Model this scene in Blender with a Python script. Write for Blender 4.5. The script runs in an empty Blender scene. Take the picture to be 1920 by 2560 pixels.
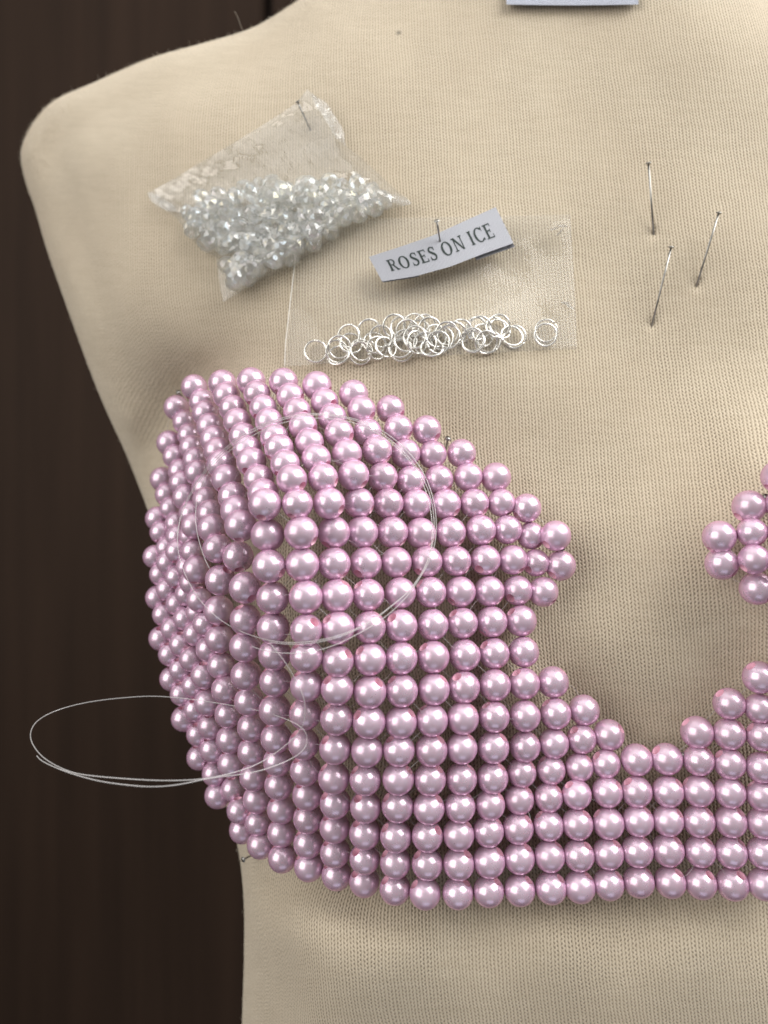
import bpy, bmesh, math, random
import numpy as np
from mathutils import Vector, Matrix, Euler

sc = bpy.context.scene
COL = sc.collection
MM = 0.001
F = 1900.0                 # focal length of the photograph in its own pixels
OZ = 1.30                  # height of the lens above the floor, metres

# ------------------------------------------------------------------ camera
cam_d = bpy.data.cameras.new('camera')
cam = bpy.data.objects.new('camera', cam_d); COL.objects.link(cam)
cam.location = (0, 0, OZ); cam.rotation_euler = (math.radians(90), 0, 0)
cam_d.sensor_fit = 'VERTICAL'; cam_d.sensor_height = 40.0; cam_d.sensor_width = 30.0
cam_d.lens = 40.0 * 1900 / 2560
cam_d.clip_start = 0.02; cam_d.clip_end = 20
cam_d.dof.use_dof = True; cam_d.dof.focus_distance = 0.206; cam_d.dof.aperture_fstop = 10.0
sc.camera = cam

# ------------------------------------------------------------------ world, lamps, exposure
w = bpy.data.worlds.new('World'); sc.world = w; w.use_nodes = True
bg = w.node_tree.nodes['Background']
bg.inputs[1].default_value = 0.39
_tc = w.node_tree.nodes.new('ShaderNodeTexCoord'); _sp = w.node_tree.nodes.new('ShaderNodeSeparateXYZ'); _rp = w.node_tree.nodes.new('ShaderNodeValToRGB')
_mr = w.node_tree.nodes.new('ShaderNodeMapRange'); _mr.inputs[1].default_value = -1
w.node_tree.links.new(_tc.outputs['Generated'], _sp.inputs[0]); w.node_tree.links.new(_sp.outputs[2], _mr.inputs[0]); w.node_tree.links.new(_mr.outputs[0], _rp.inputs[0])
_e = _rp.color_ramp.elements            # a room: brown floor, pale walls, white ceiling
_e[0].position = 0.15; _e[0].color = (0.30, 0.24, 0.20, 1); _e[1].position = 0.9; _e[1].color = (0.98, 0.97, 0.95, 1)
w.node_tree.links.new(_rp.outputs[0], bg.inputs[0])

def area(name, loc, target, sx, sy, power, col):
    d = bpy.data.lights.new(name, 'AREA'); d.shape = 'RECTANGLE'; d.size = sx; d.size_y = sy
    d.energy = power; d.color = col
    o = bpy.data.objects.new(name, d); COL.objects.link(o)
    o.location = loc
    o.rotation_euler = (Vector(target) - Vector(loc)).to_track_quat('-Z', 'Y').to_euler()
    return o
T0 = (0.02, 0.22, OZ)
area('window_light', (1.02, -0.20, OZ + 0.98), (0.05, 0.22, OZ + 0.05), 1.6, 1.05, 57, (1.0, 0.985, 0.97))
area('far_window_light', (-1.22, -0.70, OZ + 0.42), T0, 1.4, 1.35, 29, (1.0, 0.97, 0.94))
area('top_fill_light', (-0.25, -0.10, OZ + 1.35), T0, 1.8, 1.2, 11.0, (1.0, 0.98, 0.96))  # added overhead fill that softens the shadows, not a real lamp
area('floor_bounce_light', (0.10, -0.60, OZ - 1.15), T0, 0.9, 0.6, 2.2, (0.72, 0.82, 1.0))

vs = sc.view_settings
vs.view_transform = 'Standard'; vs.look = 'None'; vs.exposure = -0.47; vs.gamma = 1.0
sc.cycles.max_bounces = 10; sc.cycles.transparent_max_bounces = 24
sc.cycles.transmission_bounces = 8; sc.cycles.glossy_bounces = 4

# ------------------------------------------------------------------ helpers
def W(u, v, z):
    """a point z millimetres deep that the photograph shows at pixel (u, v)"""
    return Vector(((u - 960) / F * z * MM, z * MM, OZ - (v - 1280) / F * z * MM))

def link(name, me, mat=None, parent=None, loc=None):
    o = bpy.data.objects.new(name, me); COL.objects.link(o)
    if mat:
        me.materials.clear(); me.materials.append(mat)
    if parent: o.parent = parent
    if loc is not None: o.location = loc
    return o
def tag(o, label=None, cat=None, group=None, kind=None):
    if label: o['label'] = label
    if cat: o['category'] = cat
    if group: o['group'] = group
    if kind: o['kind'] = kind
    return o
def thing(name, loc, label, cat, group=None):
    o = bpy.data.objects.new(name, None); COL.objects.link(o); o.location = loc; o.empty_display_size = 0.01
    return tag(o, label, cat, group)
def mesh(name, verts, faces, smooth=True):
    me = bpy.data.meshes.new(name); me.from_pydata([tuple(p) for p in verts], [], faces); me.update()
    if smooth: me.polygons.foreach_set('use_smooth', [True] * len(me.polygons))
    return me
def rel(verts, o): return [Vector(p) - o for p in verts]

def tube(name, pts, r, n=8, closed=False):
    """a round wire through pts (Catmull-Rom already applied)"""
    pts = [Vector(p) for p in pts]; N = len(pts); V = []; Fc = []
    prev = None
    for i, p in enumerate(pts):
        a = pts[(i - 1) % N] if closed or i > 0 else pts[i]
        b = pts[(i + 1) % N] if closed or i < N - 1 else pts[i]
        t = (b - a).normalized()
        if prev is None: prev = t.orthogonal().normalized()
        nrm = (prev - t * prev.dot(t)).normalized(); prev = nrm; bn = t.cross(nrm)
        for k in range(n):
            an = 2 * math.pi * k / n
            V.append(p + (nrm * math.cos(an) + bn * math.sin(an)) * r)
    for i in range(N if closed else N - 1):
        j = (i + 1) % N
        for k in range(n):
            Fc.append((i * n + k, i * n + (k + 1) % n, j * n + (k + 1) % n, j * n + k))
    if not closed:
        Fc.append(tuple(range(n))[::-1]); Fc.append(tuple((N - 1) * n + k for k in range(n)))
    return mesh(name, V, Fc)
def spline(P, m=6, closed=False):
    P = [np.array(p, float) for p in P]; N = len(P); out = []
    for i in range(N if closed else N - 1):
        g = lambda k: P[k % N] if closed else P[min(max(k, 0), N - 1)]
        p0, p1, p2, p3 = g(i - 1), g(i), g(i + 1), g(i + 2)
        for k in range(m):
            t = k / m
            out.append(0.5 * ((2 * p1) + (-p0 + p2) * t + (2 * p0 - 5 * p1 + 4 * p2 - p3) * t * t + (-p0 + 3 * p1 - 3 * p2 + p3) * t ** 3))
    if not closed: out.append(P[-1])
    return out

# thin plate splines for the depth of the body and of the pearl net
def tps_fit(C, lam):
    C = np.array(C, float); X, y = C[:, :2], C[:, 2]; n = len(X); S = 300.
    d = np.hypot(X[:, None, 0] - X[None, :, 0], X[:, None, 1] - X[None, :, 1]) / S
    K = d * d * np.log(d + 1e-12) + lam * np.eye(n)
    A = np.zeros((n + 3, n + 3)); A[:n, :n] = K; A[:n, n] = 1; A[:n, n + 1:] = X / S; A[n:, :n] = A[:n, n:].T
    return np.linalg.solve(A, np.r_[y, 0, 0, 0]), X, S
def tps(m, Q):
    wt, X, S = m; Q = np.atleast_2d(np.array(Q, float)); out = np.empty(len(Q))
    for i in range(0, len(Q), 4000):
        q = Q[i:i + 4000]
        d = np.hypot(q[:, None, 0] - X[None, :, 0], q[:, None, 1] - X[None, :, 1]) / S
        out[i:i + 4000] = (d * d * np.log(d + 1e-12)) @ wt[:len(X)] + wt[len(X)] + q / S @ wt[len(X) + 1:]
    return out

# ------------------------------------------------------------------ node helpers
class NT:
    def __init__(self, name):
        self.m = bpy.data.materials.new(name); self.m.use_nodes = True
        self.t = self.m.node_tree; self.t.nodes.clear()
        self.out = self.t.nodes.new('ShaderNodeOutputMaterial')
    def n(self, typ, **kw):
        x = self.t.nodes.new(typ)
        for k, v in kw.items(): setattr(x, k, v)
        return x
    def put(self, sock, v):
        if hasattr(v, 'is_output') or isinstance(v, bpy.types.NodeSocket): self.t.links.new(v, sock)
        else: sock.default_value = v
    def math(self, op, a, b=None, c=None, clamp=False):
        x = self.n('ShaderNodeMath', operation=op); x.use_clamp = clamp
        self.put(x.inputs[0], a)
        if b is not None: self.put(x.inputs[1], b)
        if c is not None: self.put(x.inputs[2], c)
        return x.outputs[0]
    def mix(self, f, a, b):
        x = self.n('ShaderNodeMix', data_type='RGBA')
        self.put(x.inputs[0], f); self.put(x.inputs[6], a); self.put(x.inputs[7], b)
        return x.outputs[2]
    def noise(self, vec, scale, detail=2, rough=0.5):
        x = self.n('ShaderNodeTexNoise'); self.put(x.inputs['Scale'], scale); x.inputs['Detail'].default_value = detail
        x.inputs['Roughness'].default_value = rough
        if vec is not None: self.put(x.inputs['Vector'], vec)
        return x.outputs['Fac']
    def mapr(self, v, a, b, c, d, smooth=False):
        x = self.n('ShaderNodeMapRange'); x.clamp = True
        if smooth: x.interpolation_type = 'SMOOTHSTEP'
        self.put(x.inputs[0], v)
        for i, q in enumerate((a, b, c, d)): x.inputs[i + 1].default_value = q
        return x.outputs[0]
    def bump(self, h, dist, strength=1.0, normal=None):
        x = self.n('ShaderNodeBump'); x.inputs['Distance'].default_value = dist; x.inputs['Strength'].default_value = strength
        self.put(x.inputs['Height'], h)
        if normal is not None: self.put(x.inputs['Normal'], normal)
        return x.outputs[0]
    def bsdf(self, **kw):
        x = self.n('ShaderNodeBsdfPrincipled')
        for k, v in kw.items(): self.put(x.inputs[k.replace('_', ' ')], v)
        return x.outputs[0]
    def done(self, s):
        self.t.links.new(s, self.out.inputs[0]); return self.m
    def scale(self, vec, s):
        x = self.n('ShaderNodeMapping'); self.put(x.inputs[0], vec); x.inputs['Scale'].default_value = s
        return x.outputs[0]

def C3(r, g, b): return (r, g, b, 1)

# ---- knitted cover of the dress form: ribs along V, stitch holes between them
def mat_knit():
    N = NT('knit_fabric')
    uv = N.n('ShaderNodeUVMap').outputs[0]
    sep = N.n('ShaderNodeSeparateXYZ'); N.put(sep.inputs[0], uv)
    U, V = sep.outputs[0], sep.outputs[1]                    # millimetres on the cloth
    wob = N.math('MULTIPLY', N.math('SUBTRACT', N.noise(uv, 0.10, 1), 0.5), 0.9)
    wob2 = N.math('MULTIPLY', N.math('SUBTRACT', N.noise(uv, 1.1, 1), 0.5), 0.20)
    su = N.math('ADD', N.math('DIVIDE', N.math('ADD', U, wob), 0.98), wob2)
    wav = N.math('MULTIPLY', N.math('SINE', N.math('MULTIPLY', V, 2 * math.pi / 1.15)), 0.10)   # each rib snakes from stitch to stitch
    rib = N.math('COSINE', N.math('MULTIPLY', N.math('ADD', su, wav), 2 * math.pi))
    col = N.math('FLOOR', N.math('ADD', su, 0.0))
    odd = N.math('MULTIPLY', N.math('PINGPONG', col, 1.0), 0.5)
    rnd = N.n('ShaderNodeTexWhiteNoise', noise_dimensions='1D'); N.put(rnd.inputs['W'], col)
    ph = N.math('ADD', odd, N.math('MULTIPLY', rnd.outputs[0], 0.35))
    sv = N.math('ADD', N.math('DIVIDE', V, 1.15), ph)
    sv = N.math('ADD', sv, N.math('MULTIPLY', N.math('SUBTRACT', N.noise(uv, 0.5, 1), 0.5), 0.6))
    st = N.math('COSINE', N.math('MULTIPLY', sv, 2 * math.pi))
    valley = N.mapr(rib, -0.95, 0.35, 1.0, 0.0, True)
    row = N.mapr(st, -0.9, 0.55, 1.0, 0.0, True)
    dens = N.mapr(N.noise(N.scale(uv, (0.05, 0.025, 1)), 1.0, 3, 0.6), 0.3, 0.7, 0.45, 1.0)
    hole = N.math('MULTIPLY', N.math('MULTIPLY', valley, row), dens)
    # slubs: darker and lighter courses lying across the cloth
    sl = N.noise(N.scale(uv, (0.09, 0.55, 1)), 1.0, 4, 0.65)
    big = N.noise(uv, 0.018, 3, 0.55)
    base = N.mix(N.mapr(sl, 0.25, 0.75, 0.15, 0.85), C3(0.50, 0.426, 0.315), C3(0.65, 0.57, 0.445))
    base = N.mix(N.mapr(big, 0.35, 0.7, 0, 0.5), base, C3(0.50, 0.415, 0.31))
    c = N.mix(N.math('MULTIPLY', valley, 0.38), base, C3(0.22, 0.165, 0.095))
    c = N.mix(N.math('MULTIPLY', hole, 0.66), c, C3(0.060, 0.042, 0.022))
    fine = N.noise(uv, 5.0, 2, 0.7)
    c = N.mix(N.mapr(fine, 0.35, 0.75, 0.0, 0.22), c, C3(0.68, 0.60, 0.46))
    # two small dark specks that sit in the cloth
    pos = N.n('ShaderNodeNewGeometry').outputs['Position']
    for q, r in SPECKS:
        d = N.n('ShaderNodeVectorMath', operation='DISTANCE'); N.put(d.inputs[0], pos); d.inputs[1].default_value = q
        c = N.mix(N.mapr(d.outputs['Value'], r * 0.3, r, 0.85 if r < 0.001 else 0.6, 0.0), c, C3(0.03, 0.028, 0.025))
    h = N.math('SUBTRACT', N.math('MULTIPLY', rib, 0.5), N.math('MULTIPLY', hole, 1.6))
    h = N.math('ADD', h, N.math('MULTIPLY', fine, 0.5))
    for q in PINHOLES:                                  # the cloth is drawn in where a pin goes through
        d = N.n('ShaderNodeVectorMath', operation='DISTANCE'); N.put(d.inputs[0], pos); d.inputs[1].default_value = q
        h = N.math('ADD', h, N.mapr(d.outputs['Value'], 0.0, 0.0034, -5.0, 0.0, True))
        c = N.mix(N.mapr(d.outputs['Value'], 0.0003, 0.0009, 0.7, 0.0), c, C3(0.06, 0.045, 0.03))
    nb = N.bump(h, 0.00016, 0.8)
    return N.done(N.bsdf(Base_Color=c, Roughness=0.92, Normal=nb, Sheen_Weight=0.35, Sheen_Roughness=0.45,
                         Sheen_Tint=C3(1, 0.95, 0.86), Specular_IOR_Level=0.15))

def mat_pearl():
    N = NT('pink_pearl')
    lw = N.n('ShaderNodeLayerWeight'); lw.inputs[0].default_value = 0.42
    rnd = N.n('ShaderNodeObjectInfo').outputs['Random']
    tc = N.n('ShaderNodeTexCoord').outputs['Object']
    off = N.n('ShaderNodeVectorMath', operation='ADD'); N.put(off.inputs[0], tc)
    cmb = N.n('ShaderNodeCombineXYZ'); N.put(cmb.inputs[0], rnd); N.put(off.inputs[1], cmb.outputs[0])
    nz = N.noise(off.outputs[0], 420, 3, 0.55)
    c0 = N.mix(rnd, C3(0.63, 0.485, 0.58), C3(0.71, 0.56, 0.675))
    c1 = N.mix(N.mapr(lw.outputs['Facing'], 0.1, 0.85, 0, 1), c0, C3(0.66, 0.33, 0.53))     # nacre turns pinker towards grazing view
    c1 = N.mix(N.mapr(nz, 0.45, 0.75, 0, 0.25), c1, C3(0.60, 0.39, 0.46))
    nb = N.bump(N.noise(off.outputs[0], 520, 4, 0.65), 0.00008, 0.6)
    ro = N.math('ADD', N.mapr(nz, 0.3, 0.7, 0.21, 0.30), N.math('MULTIPLY', N.math('FRACT', N.math('MULTIPLY', rnd, 7.3)), 0.07))
    return N.done(N.bsdf(Base_Color=c1, Metallic=0.46, Subsurface_Weight=0.12, Subsurface_Radius=(0.0016, 0.0006, 0.0008), Subsurface_Scale=1.0, Roughness=ro, Normal=nb, Coat_Weight=0.36, Coat_Roughness=0.13,
                         Specular_IOR_Level=0.6))
def mat_simple(name, col, rough, metal=0.0, **kw):
    N = NT(name); return N.done(N.bsdf(Base_Color=C3(*col), Roughness=rough, Metallic=metal, **kw))
def mat_steel():
    N = NT('steel'); tc = N.n('ShaderNodeTexCoord').outputs['Object']
    n = N.noise(tc, 1500, 2)
    return N.done(N.bsdf(Base_Color=N.mix(n, C3(0.27, 0.27, 0.25), C3(0.40, 0.39, 0.37)), Metallic=1.0, Roughness=0.28))
def mat_silver():
    N = NT('silver_wire'); tc = N.n('ShaderNodeTexCoord').outputs['Object']
    n = N.noise(tc, 900, 2)
    return N.done(N.bsdf(Base_Color=N.mix(n, C3(0.74, 0.73, 0.69), C3(0.86, 0.85, 0.81)), Metallic=0.85, Roughness=0.22))
def mat_film(name, milk, dist, scale, gl=0.9):
    """thin clear plastic film: see-through, glossy, a trace of milkiness"""
    N = NT(name); uv = N.n('ShaderNodeUVMap').outputs[0]
    h = N.noise(uv, scale, 4, 0.6)
    h2 = N.noise(N.scale(uv, (1.0, 3.5, 1)), scale * 2.2, 3, 0.6)
    nb = N.bump(N.math('ADD', h, N.math('MULTIPLY', h2, 0.5)), dist, 1.0)
    lw = N.n('ShaderNodeLayerWeight'); lw.inputs[0].default_value = 0.5; N.put(lw.inputs['Normal'], nb)
    fres = N.math('ADD', 0.06, N.math('MULTIPLY', 0.40, N.math('POWER', lw.outputs['Facing'], 4.0)))
    tr = N.n('ShaderNodeBsdfTransparent'); tr.inputs[0].default_value = C3(0.97, 0.97, 0.965)
    df = N.n('ShaderNodeBsdfDiffuse'); df.inputs[0].default_value = C3(0.85, 0.85, 0.83)
    gs = N.n('ShaderNodeBsdfGlossy'); gs.inputs['Roughness'].default_value = 0.09; N.put(gs.inputs['Normal'], nb)
    a = N.n('ShaderNodeMixShader'); a.inputs[0].default_value = milk
    N.t.links.new(tr.outputs[0], a.inputs[1]); N.t.links.new(df.outputs[0], a.inputs[2])
    b = N.n('ShaderNodeMixShader'); N.put(b.inputs[0], N.math('MULTIPLY', fres, gl, clamp=True))
    N.t.links.new(a.outputs[0], b.inputs[1]); N.t.links.new(gs.outputs[0], b.inputs[2])
    return N.done(b.outputs[0])
def mat_crystal():
    """clear facetted glass with a rainbow coating"""
    N = NT('rainbow_crystal'); rnd = N.n('ShaderNodeObjectInfo').outputs['Random']
    geo = N.n('ShaderNodeNewGeometry')
    dt = N.n('ShaderNodeVectorMath', operation='DOT_PRODUCT'); N.put(dt.inputs[0], geo.outputs['Normal']); dt.inputs[1].default_value = (3.1, 2.3, 2.7)
    ph = N.math('FRACT', N.math('ADD', dt.outputs['Value'], N.math('MULTIPLY', rnd, 3.0)))
    ramp = N.n('ShaderNodeValToRGB'); N.put(ramp.inputs[0], ph)
    e = ramp.color_ramp.elements; e[0].color = C3(1, 1, 1); e[1].color = C3(1, 1, 1)
    for p, c in ((0.2, C3(0.72, 0.86, 1)), (0.4, C3(1, 1, 1)), (0.62, C3(1, 0.93, 0.66)), (0.8, C3(0.96, 0.92, 1))):
        q = e.new(p); q.color = c
    gl = N.n('ShaderNodeBsdfGlossy'); N.put(gl.inputs[0], ramp.outputs[0]); gl.inputs['Roughness'].default_value = 0.04
    gs = N.n('ShaderNodeBsdfRefraction'); gs.inputs['IOR'].default_value = 1.5; gs.inputs['Roughness'].default_value = 0.02
    gs.inputs[0].default_value = C3(0.97, 0.98, 0.97)
    tr = N.n('ShaderNodeBsdfTransparent'); tr.inputs[0].default_value = C3(0.97, 0.975, 0.97)
    df = N.n('ShaderNodeBsdfTranslucent'); df.inputs[0].default_value = C3(0.97, 0.97, 0.95)
    d2 = N.n('ShaderNodeBsdfDiffuse'); d2.inputs[0].default_value = C3(0.92, 0.92, 0.89)
    def mx(f, a, b):
        x = N.n('ShaderNodeMixShader'); N.put(x.inputs[0], f); N.t.links.new(a, x.inputs[1]); N.t.links.new(b, x.inputs[2]); return x.outputs[0]
    body = mx(0.80, gs.outputs[0], tr.outputs[0])
    body = mx(0.21, body, mx(0.35, df.outputs[0], d2.outputs[0]))
    lw = N.n('ShaderNodeLayerWeight'); lw.inputs[0].default_value = 0.5
    return N.done(mx(N.mapr(lw.outputs['Fresnel'], 0, 1, 0.09, 0.36), body, gl.outputs[0]))
def mat_line():
    N = NT('clear_nylon')
    tr = N.n('ShaderNodeBsdfTransparent'); tr.inputs[0].default_value = C3(0.96, 0.95, 0.95)
    p = N.bsdf(Base_Color=C3(0.82, 0.81, 0.80), Roughness=0.16, Specular_IOR_Level=1.0, Coat_Weight=1.0, Coat_Roughness=0.06)
    x = N.n('ShaderNodeMixShader'); x.inputs[0].default_value = 0.27
    N.t.links.new(tr.outputs[0], x.inputs[1]); N.t.links.new(p, x.inputs[2])
    return N.done(x.outputs[0])
def mat_satin(name, a, b, lines):
    N = NT(name); uv = N.n('ShaderNodeUVMap').outputs[0]
    sep = N.n('ShaderNodeSeparateXYZ'); N.put(sep.inputs[0], uv)
    t = N.math('ADD', N.math('MULTIPLY', sep.outputs[0], lines[0]), N.math('MULTIPLY', sep.outputs[1], lines[1]))
    t = N.math('ADD', t, N.math('MULTIPLY', N.noise(uv, 3.0, 2), 0.8))
    s = N.math('SINE', N.math('MULTIPLY', t, 2 * math.pi))
    c = N.mix(N.mapr(s, -0.8, 0.8, 0, 1), C3(*a), C3(*b))
    nb = N.bump(s, 0.00005, 0.7)
    return N.done(N.bsdf(Base_Color=c, Roughness=0.5, Normal=nb, Sheen_Weight=0.3, Specular_IOR_Level=0.4))
def mat_wood():
    N = NT('dark_wood'); tc = N.n('ShaderNodeTexCoord').outputs['Object']
    g = N.noise(N.scale(tc, (38, 4, 1.6)), 1.0, 5, 0.6)
    g2 = N.noise(N.scale(tc, (4, 1, 1.2)), 1.0, 2)
    c = N.mix(N.mapr(g, 0.3, 0.7, 0, 1), C3(0.021, 0.013, 0.009), C3(0.033, 0.020, 0.0135))
    c = N.mix(N.mapr(g2, 0.35, 0.7, 0, 0.5), c, C3(0.015, 0.009, 0.006))
    return N.done(N.bsdf(Base_Color=c, Roughness=0.7, Specular_IOR_Level=0.08))

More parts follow.
